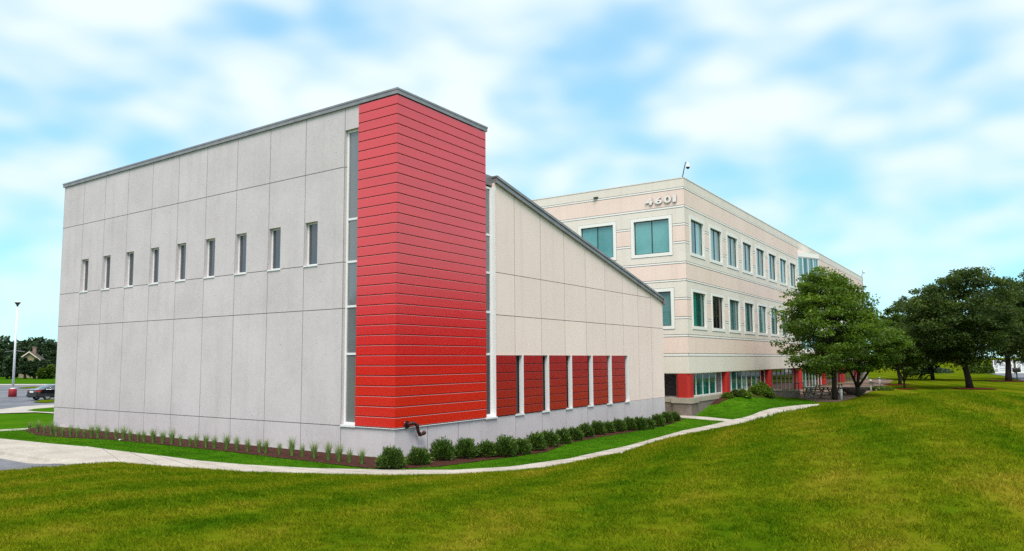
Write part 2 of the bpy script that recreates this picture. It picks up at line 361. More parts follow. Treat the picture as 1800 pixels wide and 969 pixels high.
Fq=np.stack([idx[:-1,:-1],idx[1:,:-1],idx[1:,1:],idx[:-1,1:]],-1).reshape(-1,4)
terr=np_mesh('ground',np.stack([GX,GY,GZ],-1).reshape(-1,3),Fq,M['lawn'],smooth=True); tag(terr,kind='structure')
def inpoly(x,y,poly):
    x=np.asarray(x); y=np.asarray(y); r=np.zeros(x.shape,bool); n=len(poly)
    for i in range(n):
        xa,ya=poly[i][:2]; xb,yb=poly[(i+1)%n][:2]
        c=((ya>y)!=(yb>y))&(x<(xb-xa)*(y-ya)/(yb-ya+1e-12)+xa); r^=c
    return r
def sheet(name,A,B,off,mt,nl=6,step=0.3,kind='structure',skirt=0.08):
    """a strip between two polylines of equal parameter, laid on the terrain"""
    def res(P,n):
        P=np.array([p[:2] for p in P],float); d=np.r_[0,np.cumsum(np.hypot(*np.diff(P,axis=0).T))]; s=np.linspace(0,d[-1],n)
        return np.stack([np.interp(s,d,P[:,0]),np.interp(s,d,P[:,1])],-1)
    L=sum(math.dist(A[i][:2],A[i+1][:2]) for i in range(len(A)-1)); n=max(4,int(L/step))
    a,b_=res(A,n),res(B,n); t=np.linspace(0,1,nl)[None,:,None]; P=a[:,None]*(1-t)+b_[:,None]*t
    Z=zs(P[...,0],P[...,1])+off
    V=np.concatenate([P,Z[...,None]],-1)
    V=np.concatenate([V[:,:1]-[0,0,skirt],V,V[:,-1:]-[0,0,skirt]],1); nl2=nl+2
    i=np.arange(n*nl2).reshape(n,nl2); F=np.stack([i[:-1,:-1],i[1:,:-1],i[1:,1:],i[:-1,1:]],-1).reshape(-1,4)
    o=np_mesh(name,V.reshape(-1,3),F,mt,smooth=False); tag(o,kind=kind); return o
def zs(x,y): return np.maximum(zbase(x,y)+0.1*ss(50,60,x)*(1-ss(16,24,y)),H(x,y)-0.6)
farp=[gz(*q) for q in FAR]; nearp=[gz(*q) for q in NEAR if q[0]>=200]
near_l=[gz(150,819)]+nearp
walk=sheet('path',farp,near_l,0.03,M['walk'],nl=5)
# control joints across the walk: narrow dark sheets 4 mm above it
jb=MB()
def resamp(P,n):
    P=np.array([p[:2] for p in P],float); d=np.r_[0,np.cumsum(np.hypot(*np.diff(P,axis=0).T))]; s=np.linspace(0,d[-1],n)
    return np.stack([np.interp(s,d,P[:,0]),np.interp(s,d,P[:,1])],-1)
ra,rb=resamp(farp,400),resamp(near_l,400)
Lw=np.cumsum(np.r_[0,np.hypot(*np.diff(ra,axis=0).T)])
for s in np.arange(1.2,Lw[-1]-0.5,1.6):
    i=int(np.searchsorted(Lw,s)); j=i
    p,q=ra[i],rb[j]; d=np.array(ra[min(i+1,399)])-ra[i-1]; d=d/np.hypot(*d)*0.02
    for k in range(4):
        a=p+(q-p)*k/4; c=p+(q-p)*(k+1)/4; za=float(zs(*a))+0.034; zc_=float(zs(*c))+0.034
        jb.quad((*(a-d),za),(*(a+d),za),(*(c+d),zc_),(*(c-d),zc_))
tag(jb.build('path_joints',mat('walk joint',(0.20,0.17,0.14),0.9)),kind='structure')
# spur that branches off towards the gap between the buildings
sp_a=[at(1195,730.5,2,-0.35),at(1240,733.5,2,-0.35),at(1292,737.2,2,-0.30)]; sp_b=[at(1195,734.5,2,-0.35),at(1240,738,2,-0.33),at(1296,741.5,2,-0.30)]
sheet('path',sp_a,sp_b,0.024,M['walk'],nl=4)
# wide apron, kerb and drive at the left
ap_far=[at(-500,745,2,0),at(-200,757,2,0),at(0,772,2,0),at(100,782,2,0),at(156,787,2,0)]
ap_near=[Vector((*(K1+kt*q),0)) for q in (-30,-20,-12,-6,-3,0.2)]
DROP=0; sheet('pavement',ap_far,ap_near,0.026,M['walk'],nl=9); DROP=1
kerb=MB(); top=resamp(ap_near,60); dn=kn
prof=[(-0.02,0.032),(0.10,0.028),(0.15,-0.02),(0.19,-0.11),(0.21,-0.125),(0.50,-0.132),(0.51,-0.16)]
def kf(p): return float(1-ss(0.55,1.0,((p-K0)@kt)/np.hypot(*(K1-K0))))
def kz(z,f): return z if z>0 else z*f+0.02*(1-f)
for i in range(59):
    fa,fb=kf(top[i]),kf(top[i+1])
    for (s0,z0),(s1,z1) in zip(prof[:-1],prof[1:]):
        a0=top[i]+dn*s0; b0=top[i+1]+dn*s0; a1=top[i]+dn*s1; b1=top[i+1]+dn*s1
        kerb.quad((*a1,kz(z1,fa)),(*b1,kz(z1,fb)),(*b0,kz(z0,fb)),(*a0,kz(z0,fa)),0,True)
tag(kerb.build('kerb',M['walk']),kind='structure')

# sod between walk and beds, left lawns, beds: sheets on the terrain
def area(name,poly,off,mt,cell=0.25,kind='structure'):
    """a filled region cut out of a fine grid, boundary snapped by triangulating the outline"""
    import bmesh
    from mathutils.geometry import delaunay_2d_cdt
    P=[Vector(p[:2]) for p in poly]; dens=[]
    for i in range(len(P)):
        a,bq=P[i],P[(i+1)%len(P)]; n=max(1,int((bq-a).length/cell))
        dens+=[a.lerp(bq,k/n) for k in range(n)]
    xs=[p.x for p in dens]; ys=[p.y for p in dens]
    gxx,gyy=np.meshgrid(np.arange(min(xs),max(xs),cell),np.arange(min(ys),max(ys),cell))
    ins=inpoly(gxx,gyy,[(p.x,p.y) for p in dens]); inner=[Vector((a,c)) for a,c in zip(gxx[ins],gyy[ins])]
    pts=dens+inner; edges=[(i,(i+1)%len(dens)) for i in range(len(dens))]
    v,e,f,_,_,_=delaunay_2d_cdt(pts,edges,[],1,1e-4)
    V=np.array([(q.x,q.y) for q in v]); Z=zs(V[:,0],V[:,1])+off
    f=[t for t in f if len(t)==3 and inpoly(np.array([np.mean([V[i,0] for i in t])]),np.array([np.mean([V[i,1] for i in t])]),[(p.x,p.y) for p in dens])[0]]
    o=np_mesh(name,np.c_[V,Z],np.array(f),mt,smooth=True); tag(o,kind=kind); return o
sod1=[p.xy for p in farp]+[Vector((52,11.0)),Vector((53,14.9)),Vector((40.3,14.9)),Vector((40.3,13.9)),Vector((36,14.9)),Vector((35,15.0)),Vector((16,15.0)),Vector((16,35.3)),Vector((13.0,35.3))]+[p.xy for p in ap_far[::-1][2:3]]+[ap_far[3].xy]
sod_poly=[(p.x,p.y) for p in sod1]
lefts=[Vector((-30,36.2)),Vector((20,36.2)),Vector((21.5,46)),Vector((10,48)),Vector((-30,52))]
area('lawn',[Vector(p) for p in sod_poly],0.012,M['sod'],0.4)
LL=[at(-500,750,2,0),at(0,759.5,2,0),at(88,753.5,2,0),Vector((16.2,35.9)),Vector((16.2,35.3)),Vector((13.0,35.3)),ap_far[2],ap_far[1],ap_far[0]]
# cut line paving behind the bed
area('lawn',[at(-500,744,2,0),at(0,757,2,0),at(88,751.5,2,0),at(130,751,2,0),at(130,735,2,-.1),at(95,731,2,-.15),at(60,728,2,-.2),at(0,727,2,-.25),at(-500,722,2,-.3)],0.012,M['sod'],0.8)
area('path',[at(-500,746,2,0),at(0,759.5,2,0),at(95,754.0,2,0),at(130,752,2,0),at(130,750.5,2,0),at(88,751.3,2,0),at(0,756.5,2,0),at(-500,743.5,2,0)],0.028,M['walk'],0.5)
area('lawn',[at(-500,746,2,0),at(0,759.6,2,0),at(95,754.1,2,0),at(95,758,2,0),Vector((15,33.5)),Vector((12.8,35)),ap_far[3],ap_far[2],ap_far[1],ap_far[0]],0.016,M['sod'],0.6)
# foundation beds
bed_l=[at(40,757.5,2,0),at(62,766,2,0),at(120,770.5,2,0),at(200,774.5,2,0),at(300,784.5,2,0),at(400,795,2,0),at(480,805,2,0),at(560,814.5,2,0),at(640,824,2,0),at(690,826.5,2,0),at(770,822,2,0),at(830,814,2,0),at(900,806,2,-.03),at(960,797,2,-.05),at(1000,781,2,-.1),at(1060,770,2,-.2),at(1130,757.5,2,-.3),at(1180,745.5,2,-.33),at(1203,737,2,-.35),Vector((38.2,14.95)),Vector((15.9,14.95)),Vector((15.9,36)),at(60,752.5,2,0)]
area('mulch_bed',bed_l,0.03,M['mulch'],0.3)
bed_poly=[(p.x,p.y) for p in bed_l]
bed2=[at(1232,712,2,.1),at(1262,706,2,.3),at(1290,699,2,.45),at(1320,695,2,.5),at(1365,692,2,.5),Vector((57,14.78)),Vector((41.5,14.78))]
area('mulch_bed',bed2,0.03,M['mulch'],0.3)
# patio
pat=[tuple(at(px,py,2,.1)[:2]) for px,py in ((1398,699.5),(1440,706),(1475,706),(1500,701),(1527,692),(1556,680),(1572,669))]+[(104,12.8),(104,14.7),(57,14.7),(55,13.6)]
area('patio',[Vector(p) for p in pat],0.02,M['paver'],0.6)
# parking lot, far turf
lot=[at(-900,712,2,-.5),at(0,715,2,-.45),at(40,712,2,-.5),at(95,709,2,-.5),at(160,708,2,-.6),Vector((80,62)),Vector((150,100)),Vector((110,140)),at(96,677,2,-.7),at(0,677,2,-.7),at(-900,679,2,-.7)]
area('parking_lot',lot,0.03,M['asphalt'],4)
rim=[at(-900,726,2,-.25),at(0,727.5,2,-.25),at(60,728,2,-.25),at(97,732,2,-.15),at(97,729.6,2,-.2),at(66,725.5,2,-.25),at(47,719.5,2,-.35),at(60,715.5,2,-.4),at(97,713,2,-.45),at(97,708,2,-.5),at(40,711.5,2,-.5),at(0,715.5,2,-.45),at(-900,712,2,-.5)]
area('pavement',rim,0.06,M['walk'],1.0)
area('lawn',[at(97,729.4,2,-.2),at(66,725.3,2,-.25),at(47.6,719.5,2,-.35),at(60,715.7,2,-.4),at(97,713.2,2,-.45),at(130,713,2,-.45),at(130,730,2,-.2)],0.07,M['sod'],0.6)
area('lawn',[at(30,683,2,-.7),at(45,681.3,2,-.7),at(110,679.4,2,-.7),at(110,681.5,2,-.7),at(70,683,2,-.7),at(40,684,2,-.7)],0.09,M['lawn'],2)
area('lawn',[at(58,707,2,-.62),at(70,704.6,2,-.66),at(110,702.6,2,-.7),at(110,706,2,-.66),at(80,708,2,-.62)],0.09,M['lawn'],2)
area('path',[at(-900,677.8,2,-.7),at(110,677.8,2,-.7),at(110,675.8,2,-.7),at(-900,675.8,2,-.7)],0.05,M['walk'],6)
# drive beyond the far right lawn
area('road',[at(1735,657.5,2,.1),at(1765,662,2,.1),at(1800,671,2,.1),at(2100,705,2,.1),at(2600,690,2,.1),at(2300,657,2,.1)],0.03,M['asphalt'],4)
area('lawn',[at(-900,675.6,2,-.7),at(110,675.6,2,-.7),at(110,663,2,-.7),at(-900,663,2,-.7)],0.06,M['sod'],12)
# drive at the left of the near lawn
drive_poly=[Vector(top[k]+dn*0.3) for k in range(0,60,4)]+[Vector(top[59]+dn*0.3),at(165,820,2,-.05),at(0,845,2,-.05),at(-500,925,2,-.05)]
area('road',drive_poly,0.010,M['asphalt'],0.5)
# ------------------------------------------------------------------ relief walls
def relief(name,o,ud,nd,xs,zs_,fn,mats,parent,side=None):
    """wall face made of cells; fn(xc,zc)->(material, depth) or None for an opening. ud: direction of growing x, nd: outward normal"""
    ud=Vector(ud); nd=Vector(nd); o=Vector(o); mb=MB(); zh=Vector((0,0,1))
    xs=sorted(set(round(x,4) for x in xs)); zs_=sorted(set(round(z,4) for z in zs_))
    xs=[x for i,x in enumerate(xs) if i==0 or x-xs[i-1]>0.002]; zs_=[z for i,z in enumerate(zs_) if i==0 or z-zs_[i-1]>0.002]
    nx,nz=len(xs)-1,len(zs_)-1
    cells=[[fn((xs[i]+xs[i+1])/2,(zs_[j]+zs_[j+1])/2) for j in range(nz)] for i in range(nx)]
    P=lambda x,z,d: o+ud*x+zh*z-nd*d
    flip=(ud.cross(zh)).dot(nd)<0
    def q(a,b,c,d,mi):
        mb.quad(d,c,b,a,mi) if flip else mb.quad(a,b,c,d,mi)
    HOLE=0.40
    for i in range(nx):
        j=0
        while j<nz:
            c=cells[i][j]
            if c:
                k=j
                while k+1<nz and cells[i][k+1]==c: k+=1
                q(P(xs[i],zs_[j],c[1]),P(xs[i+1],zs_[j],c[1]),P(xs[i+1],zs_[k+1],c[1]),P(xs[i],zs_[k+1],c[1]),c[0]); j=k+1
            else: j+=1
    dep=lambda c: HOLE if c is None else c[1]
    for i in range(nx+1):
        for j in range(nz):
            a=cells[i-1][j] if i>0 else 'e'; b_=cells[i][j] if i<nx else 'e'
            if a=='e' or b_=='e' : continue
            da,db=dep(a),dep(b_)
            if abs(da-db)<1e-5: continue
            mi=(a if da<db else b_)[0]
            if da<db: q(P(xs[i],zs_[j],da),P(xs[i],zs_[j],db),P(xs[i],zs_[j+1],db),P(xs[i],zs_[j+1],da),mi)
            else: q(P(xs[i],zs_[j],da),P(xs[i],zs_[j],db),P(xs[i],zs_[j+1],db),P(xs[i],zs_[j+1],da),mi)
    for j in range(nz+1):
        for i in range(nx):
            a=cells[i][j-1] if j>0 else 'e'; b_=cells[i][j] if j<nz else 'e'
            if a=='e' or b_=='e': continue
            da,db=dep(a),dep(b_)
            if abs(da-db)<1e-5: continue
            mi=(a if da<db else b_)[0]
            q(P(xs[i],zs_[j],da),P(xs[i+1],zs_[j],da),P(xs[i+1],zs_[j],db),P(xs[i],zs_[j],db),mi)
    return mb.build(name,mats,parent)
def fbox(mb,o,ud,nd,x0,x1,z0,z1,d0,d1,mi=0):
    """box in facade coordinates: x along the wall, z up, d inward depth"""
    ud=Vector(ud); nd=Vector(nd); o=Vector(o)
    pts=[o+ud*x+Vector((0,0,z))-nd*d for d in (d0,d1) for x,z in ((x0,z0),(x1,z0),(x1,z1),(x0,z1))]
    n=len(mb.v); mb.v+=[tuple(p) for p in pts]
    for f in ((0,1,2,3),(7,6,5,4),(0,4,5,1),(1,5,6,2),(2,6,7,3),(3,7,4,0)): mb.f.append(tuple(n+i for i in f)); mb.m.append(mi); mb.sm.append(False)
def window(parent,o,ud,nd,x0,x1,z0,z1,dep,fw,gl,frame,mull=(),trans=(),sill=None,fd=0.06,sillm=None,glass_list=None,mw=None):
    """frame ring with mullions (part), panes and sill (sub-parts)"""
    mb=MB(); mw=mw or fw
    fbox(mb,o,ud,nd,x0+.002,x0+fw,z0+.002,z1-.002,dep,dep+fd); fbox(mb,o,ud,nd,x1-fw,x1-.002,z0+.002,z1-.002,dep,dep+fd)
    fbox(mb,o,ud,nd,x0+fw,x1-fw,z0+.002,z0+fw,dep+.001,dep+fd); fbox(mb,o,ud,nd,x0+fw,x1-fw,z1-fw,z1-.002,dep+.001,dep+fd)
    for x in mull: fbox(mb,o,ud,nd,x-mw/2,x+mw/2,z0+fw,z1-fw,dep+.003,dep+fd)
    for z in trans: fbox(mb,o,ud,nd,x0+fw,x1-fw,z-fw*.45,z+fw*.45,dep+.005,dep+fd)
    wn=mb.build('window',frame,parent)
    xsb=[x0+fw*.6]+list(mull)+[x1-fw*.6]; zsb=[z0+fw*.6]+sorted(trans)+[z1-fw*.6]; k=0
    for a,b_ in zip(xsb[:-1],xsb[1:]):
        for c,d in zip(zsb[:-1],zsb[1:]):
            g=MB(); fbox(g,o,ud,nd,a,b_,c+.001,d-.001,dep+fd*.5,dep+fd*.5+.012)
            g.build('pane',(glass_list[k%len(glass_list)] if glass_list else gl),wn); k+=1
    if sill:
        s=MB(); fbox(s,o,ud,nd,x0-sill[0],x1+sill[0],z0-sill[2],z0-.003,-sill[1],dep+fd); s.build('sill',sillm or frame,wn)
    return wn

# ------------------------------------------------------------------ annex building
GB=0.87                                     # top of the grey base course
PL=(10.92-0.887)/33                         # course height of the cladding
TOP=10.95
ann=empty('annex_building',(X0,Y0,0)); tag(ann,'grey and beige precast annex with tall red clad corner tower and sloping wing','building')
W=lambda x,y,z=0: (x-X0,y-Y0,z)
LEN=20.76
JL=[2.25+1.85*k for k in range(11)]
ZL=[GB,4.50,5.97,9.03]
wins_l=[(4.08+1.85*k-0.62,4.08+1.85*k-0.012) for k in range(0,9)]
strip_l=(1.60,2.235)
g=0.011
o_l=(0,0,0); ud_l=(0,1,0); nd_l=(-1,0,0)
def fl(x,z):
    if x<1.6 and z>GB+0.0: return (1,0.05)         # behind the cladding
    if strip_l[0]<x<strip_l[1] and 0.91<z<10.22: return None
    for a,b_ in wins_l:
        if a<x<b_ and 5.985<z<7.42: return None
    for j in JL:
        if abs(x-j)<g and not (j<2.3 and z>10.22 and False): return (1,0.004)
    for zz in ZL:
        if abs(z-zz)<g*1.15 and not(strip_l[0]<x<strip_l[1]): return (1,0.004)
    return (0,0.0)
xs=[0,1.6,LEN]+[j+s*g for j in JL for s in (-1,1)]+list(strip_l)+[q for w_ in wins_l for q in w_]
xs=[x for x in xs if x<=LEN]
zz=[-1.2,TOP,0.91,10.22,5.985,7.42,GB]+[q+s*g*1.15 for q in ZL for s in (-1,1)]
side_wall=relief('side_wall',o_l,ud_l,nd_l,xs,zz,fl,[M['gray'],M['jointg']],ann); side_wall['label']='grey precast side wall'
for a,b_ in wins_l:
    window(ann,o_l,ud_l,nd_l,a,b_,5.985,7.42,0.12,0.05,M['glass_slit'],M['white'],sill=(0.03,0.03,0.045))
window(ann,o_l,ud_l,nd_l,strip_l[0],strip_l[1],0.91,10.22,0.10,0.075,M['glass_strip'],M['white'],trans=(3.08,4.56,5.97,7.33),sill=(0.0,0.05,0.06))
# front (Y0 plane)
o_f=(0,0,0); ud_f=(1,0,0); nd_f=(0,-1,0)
XE=20.55                                    # wing length
SL=(5.83-9.20)/(XE-5.18)                    # slope of the wing's parapet
zt=lambda x: 9.20+SL*(x-5.18)
JF=[6.40+1.855*k for k in range(6)]+[17.4,19.0]
ZF=[4.46,5.98]
wf=[(6.40+1.86*k,6.40+1.86*k+0.50-0.015*k) for k in range(6)]
RT=GB+PL*7.0+0.0; RT=3.03
reds=[(5.12,6.395)]+[(wf[k][1]+0.005,wf[k+1][0]-0.005) for k in range(5)]
def ff(x,z):
    if x<4.54: return None if z>GB else (0,0.0) if not any(abs(x-q)<g for q in (1.48,3.01)) else (2,0.004)
    if 4.54<x<5.12: return None if z>GB else (0,0.0)
    for a,b_ in wf:
        if a<x<b_ and GB+.03<z<RT: return None
    if z<GB:
        return (2,0.004) if any(abs(x-q)<g for q in JF) else (0,0.0)
    if x<15.66 and z<RT: return (3,0.04)
    for j in JF:
        if abs(x-j)<g: return (2,0.004)
    for q in ZF:
        if abs(z-q)<g*1.1: return (2,0.004)
    if abs(z-GB)<0.012: return (2,0.004)
    return (1,0.0)
xs=[0,4.54,5.12,15.66,XE,1.48-g,1.48+g,3.01-g,3.01+g]+[j+s*g for j in JF for s in (-1,1)]+[q for w_ in wf for q in w_]
zz=[-1.2,GB,GB+.03,GB-.012,GB+.012,RT,5.83]+[q+s*g*1.1 for q in ZF[:1] for s in (-1,1)]
front=relief('front_wall',o_f,ud_f,nd_f,xs,zz,ff,[M['gray'],M['beige'],M['joint'],M['redgap']],ann); front['label']='beige precast wall on a grey base course'
# sloping gable top as vertical panels above z=5.83
gb=MB(); edges=[5.12]+JF+[XE]
for i in range(len(edges)-1):
    a=edges[i]+(g if i else 0); b_=edges[i+1]-(g if i<len(edges)-2 else 0)
    zb_=[5.83,5.98-g] ; 
    za,zc2=zt(a),zt(b_)
    def pol(z0,z1a,z1b):
        gb.prism([(a,0,z0),(b_,0,z0),(b_,0,z1b),(a,0,z1a)],(0,0.25,0),0)
    if min(za,zc2)>6.0: pol(5.83,5.98-g,5.98-g); pol(5.98+g,za,zc2)
    else: pol(5.83,max(za,5.84),max(zc2,5.84))
gb.prism([(5.14,0.004,5.83),(XE-.01,0.004,5.83),(XE-.01,0.004,zt(XE)-.005),(5.14,0.004,zt(5.14)-.005)],(0,0.2,0),1)
go=gb.build('gable_wall',[M['beige'],M['joint']],ann)
for k,(a,b_) in enumerate(wf):
    window(ann,o_f,ud_f,nd_f,a+.003,b_-.003,GB+.03,RT-.003,0.14,0.04,M['glass_dark'],M['dark'],sill=(0.04,0.05,0.06),sillm=M['white'])
window(ann,o_f,ud_f,nd_f,4.545,5.115,0.90,9.06,0.14,0.085,M['glass_slit'],M['white'],trans=(3.07,4.55,5.95,7.31),sill=(0.06,0.06,0.06),glass_list=[M['glass_dark'],M['glass_slit'],M['glass_slit'],M['glass_strip'],M['glass_strip']])
# side of the wing above its neighbour strip, back and end walls, roofs
bk=MB()
bk.box((0.40,0.42,-1.2),(4.5,LEN,TOP-0.1)); bk.box((4.5,0.42,-1.2),(XE-0.02,7.0,5.8))
bk.prism([(4.55,0.42,5.8),(XE-0.03,0.42,5.8),(XE-0.03,0.42,zt(XE)-.04),(4.55,0.42,zt(4.55)-.04)],(0,6.5,0))
bk.box((XE-0.30,0.03,-1.2),(XE-.003,7.0,5.78)); bk.build('rear_wall',M['gray'],ann)
bk=MB(); bk.box((0.05,LEN-0.3,-1.2),(4.5,LEN,TOP)); bk.build('end_wall',M['gray'],ann)
# copings: level over tower and side wall, sloped over the wing
cp=MB()
cp.box((-0.06,-0.06,TOP),(0.42,LEN+0.06,TOP+.16)); cp.box((0.42,-0.06,TOP+.001),(4.62,0.42,TOP+.169)); cp.box((4.1,0.42,TOP+.002),(4.62,LEN,TOP+.168))
cp.box((-0.075,-0.075,TOP+.12),(0.43,LEN+0.08,TOP+.178)); cp.box((0.43,-0.075,TOP+.121),(4.64,0.43,TOP+.177))
cp.build('coping',M['coping'],ann)
rf=MB(); rf.box((0.4,0.42,TOP-0.1),(4.3,LEN-.1,TOP+.02)); rf.build('roof',M['roof'],ann)
sc=MB(); d=Vector((XE+0.12-4.56,0,SL*(XE+0.12-4.56)))
for (y0,y1,h0,h1) in ((-0.10,0.75,0.0,0.20),(-0.14,0.78,0.16,0.26)):
    sc.prism([(5.13,y0,zt(5.13)+h0),(5.13,y1,zt(5.13)+h0),(5.13,y1,zt(5.13)+h1),(5.13,y0,zt(5.13)+h1)],(XE+0.12-5.13,0,SL*(XE+0.12-5.13)))
sc.prism([(4.56,0.10,zt(5.13)-.10),(4.56,0.75,zt(5.13)-.10),(4.56,0.75,zt(5.13)+.26),(4.56,0.10,zt(5.13)+.26)],(0.56,0,0.0))
sc.prism([(XE-0.05,-0.16,zt(XE)-.06),(XE+0.16,-0.16,zt(XE)-.11),(XE+0.16,-0.16,zt(XE)+.20),(XE-0.05,-0.16,zt(XE)+.25)],(0,0.9,0))
so_=sc.build('coping',M['coping'],ann); so_['label']='sloping coping of the wing'
rf=MB(); rf.prism([(4.6,0.7,zt(4.6)-.02),(XE,0.7,zt(XE)-.02),(XE,0.7,zt(XE)+.05),(4.6,0.7,zt(4.6)+.05)],(0,6.3,0)); rf.build('roof',M['roof'],ann)
# red cladding boards: a chamfered course profile run round the corner
def boards(name,x0,x1,z0,n,plane,wrap=False,top=None,ph=PL):
    mb=MB(); D0,D1=0.012,-0.035        # gap floor and face (negative is proud of the wall)
    if wrap:                          # outline in plan: left face (y 0..1.6) then front face
        def ring(d): return [(d*1.0,1.6,0),(d,d,0),(4.54,d,0)]
    for k in range(n):
        a=z0+k*ph; b_=a+ph; b_=min(b_,top) if top else b_
        if b_-a<0.05: break
        prof=[(D0,a+.001),(D0,a+.020),(D1+.006,a+.022),(D1,a+.030),(D1,b_-.010),(D1+.010,b_-.001),(D0,b_+.0005)]
        mi=[1,0,0,0,2,2]
        if wrap:
            for i in range(6):
                (d0,za),(d1,zb2)=prof[i],prof[i+1]
                r0,r1=ring(d0),ring(d1)
                for s in range(2):
                    p,q_,r_,t_=r0[s],r0[s+1],r1[s+1],r1[s]
                    mb.quad((p[0],p[1],za),(q_[0],q_[1],za),(r_[0],r_[1],zb2),(t_[0],t_[1],zb2),mi[i])
        else:
            for i in range(6):
                (d0,za),(d1,zb2)=prof[i],prof[i+1]
                mb.quad((x0,d0,za),(x1,d0,za),(x1,d1,zb2),(x0,d1,zb2),mi[i])
    if wrap:
        mb.quad((D0,1.6,z0),(D1,1.6,z0),(D1,1.6,z0+n*ph),(D0,1.6,z0+n*ph)); mb.quad((0.3,1.6,z0),(D0,1.6,z0),(D0,1.6,z0+n*ph),(0.3,1.6,z0+n*ph))
        mb.quad((4.54,D1,z0),(4.54,0.3,z0),(4.54,0.3,z0+n*ph),(4.54,D1,z0+n*ph))
    else:
        zt_=top or z0+n*ph
        mb.quad((x0,0.10,z0),(x0,D1,z0),(x0,D1,zt_),(x0,0.10,zt_)); mb.quad((x1,D1,z0),(x1,0.10,z0),(x1,0.10,zt_),(x1,D1,zt_)); mb.quad((x0,D1,zt_),(x1,D1,zt_),(x1,0.1,zt_),(x0,0.1,zt_))
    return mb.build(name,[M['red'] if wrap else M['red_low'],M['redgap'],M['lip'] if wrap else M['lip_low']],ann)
c0=boards('red_cladding',0,0,0.887,33,None,True); c0['label']='tall red board cladding wrapped round the tower corner'
lp=MB(); lp.box((-0.05,-0.05,GB-.005),(0.0,1.6,GB+.014)); lp.box((0.0,-0.05,GB-.005),(4.54,0.0,GB+.014)); lp.build('base_flashing',M['white'],ann)
for a,b_ in wf: ln=MB(); ln.box((b_-.034,-0.038,GB+.03),(b_+.004,0.139,RT)); ln.build('jamb_lining',M['white'],ann)
ln=MB(); ln.box((5.108,-0.038,GB+.02),(5.119,0.139,9.06)); ln.build('jamb_lining',M['white'],ann)
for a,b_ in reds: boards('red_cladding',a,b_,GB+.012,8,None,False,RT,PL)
# fire department standpipe
pp=MB(); P=[at(*q,1,Y0-0.16)-Vector((X0,Y0,0)) for q in ((720,747),(722.5,744.5),(729,744.2),(733.2,748),(734.2,754),(735.4,760),(738.5,763.6),(744,763.0),(745.5,760.8))]
P[0]=P[0]+Vector((0,0.12,0)); pp.tube(P,0.050,10)
for q in (1,3,6,8): pp.tube([P[q]-(P[min(q+1,8)]-P[q-1]).normalized()*0.035,P[q]+(P[min(q+1,8)]-P[q-1]).normalized()*0.035],0.062,10)
pp.tube([P[0]+Vector((0,-.02,0)),P[0]+Vector((0,.06,0))],0.12,12)
st_=pp.build('standpipe',M['pipe'],ann); st_['label']='rusty S shaped pipe coming out of the wall'

# ------------------------------------------------------------------ office building
off=empty('office_building',(XB,YB,0)); tag(off,'three storey cream and pink striped office building with teal windows and the number 4601','building')
TP=13.33
bands=[(12.83,TP,0),(12.715,12.80,2),(11.765,12.685,1),(11.635,11.735,2),(8.48,11.605,0),(8.365,8.45,2),(7.455,8.335,1),(7.34,7.425,2),(4.27,7.31,0),(4.14,4.24,2),(3.19,4.11,1),(3.03,3.16,2),(2.09,3.00,0)]
mids=[(10.585,10.675,2),(9.655,10.555,1),(9.53,9.625,2),(6.275,6.36,2),(5.29,6.245,1),(5.165,5.26,2)]
midall=[(9.50,10.705),(5.135,6.39)]
def office_face(name,o,ud,nd,L,wins,joints,mat_l):
    """wins: (x0,x1,z0,z1) openings with a white surround"""
    T=0.19; gg=0.022
    def fn(x,z):
        for j in joints:
            if abs(x-j)<0.014: return (3,0.02)
        for (a,b_,c,d) in wins:
            if a<x<b_ and c<z<d: return None
            if a-T<x<b_+T and c-T<z<d+T:
                return (2,-0.03)
            if a-T-gg<x<b_+T+gg and c-T-gg<z<d+T+gg: return (3,0.02)
        for (m0,m1) in midall:
            if m0<z<m1:
                for (a,b_,mi) in mids:
                    if a<z<b_: return (mi,0.0)
                return (3,0.02)
        for (a,b_,mi) in bands:
            if a<=z<=b_: return (mi,-0.012 if mi==2 else 0.0)
        return (3,0.02)
    xs=[0,L]+[j+s*0.014 for j in joints for s in (-1,1)]; zz=[2.09,TP]
    for a,b_,c,d in wins:
        xs+=[a,b_,a-T,b_+T,a-T-gg,b_+T+gg]; zz+=[c,d,c-T,d+T,c-T-gg,d+T+gg]
    for a,b_,_ in bands+mids: zz+=[a,b_]
    for a,b_ in midall: zz+=[a,b_]
    xs=[min(max(x,0),L) for x in xs]
    return relief(name,o,ud,nd,xs,zz,fn,mat_l,off)
mats_o=[M['cream'],M['pink'],M['band'],M['joint']]
o_r=(0,0,0); ud_r=(1,0,0); nd_r=(0,-1,0); o_s=(0,0,0); ud_s=(0,1,0); nd_s=(-1,0,0)
LR=65.0
wr=[]
for k in range(8): wr.append((0.95+3.44*k,0.95+3.44*k+2.16,9.06,11.06))
for k in range(18): 
    if not 27<0.95+3.44*k<38: wr.append((0.95+3.44*k,0.95+3.44*k+2.16,4.76,6.76))
for k in range(11,18): wr.append((0.95+3.44*k,0.95+3.44*k+2.16,9.06,11.06))
jr=[7.17+10.3*k for k in range(6)]
office_face('front_wall',o_r,ud_r,nd_r,LR,wr,jr,mats_o)
wl=[(0.96,3.18,9.06,11.06),(4.54,6.77,9.06,11.06),(8.12,10.35,9.06,11.06),(11.7,13.93,9.06,11.06),(0.96,3.18,4.77,6.77),(4.54,6.77,4.77,6.77)]
office_face('side_wall',o_s,ud_s,nd_s,30.0,wl,[15.0],mats_o)
rnd=random.Random(5)
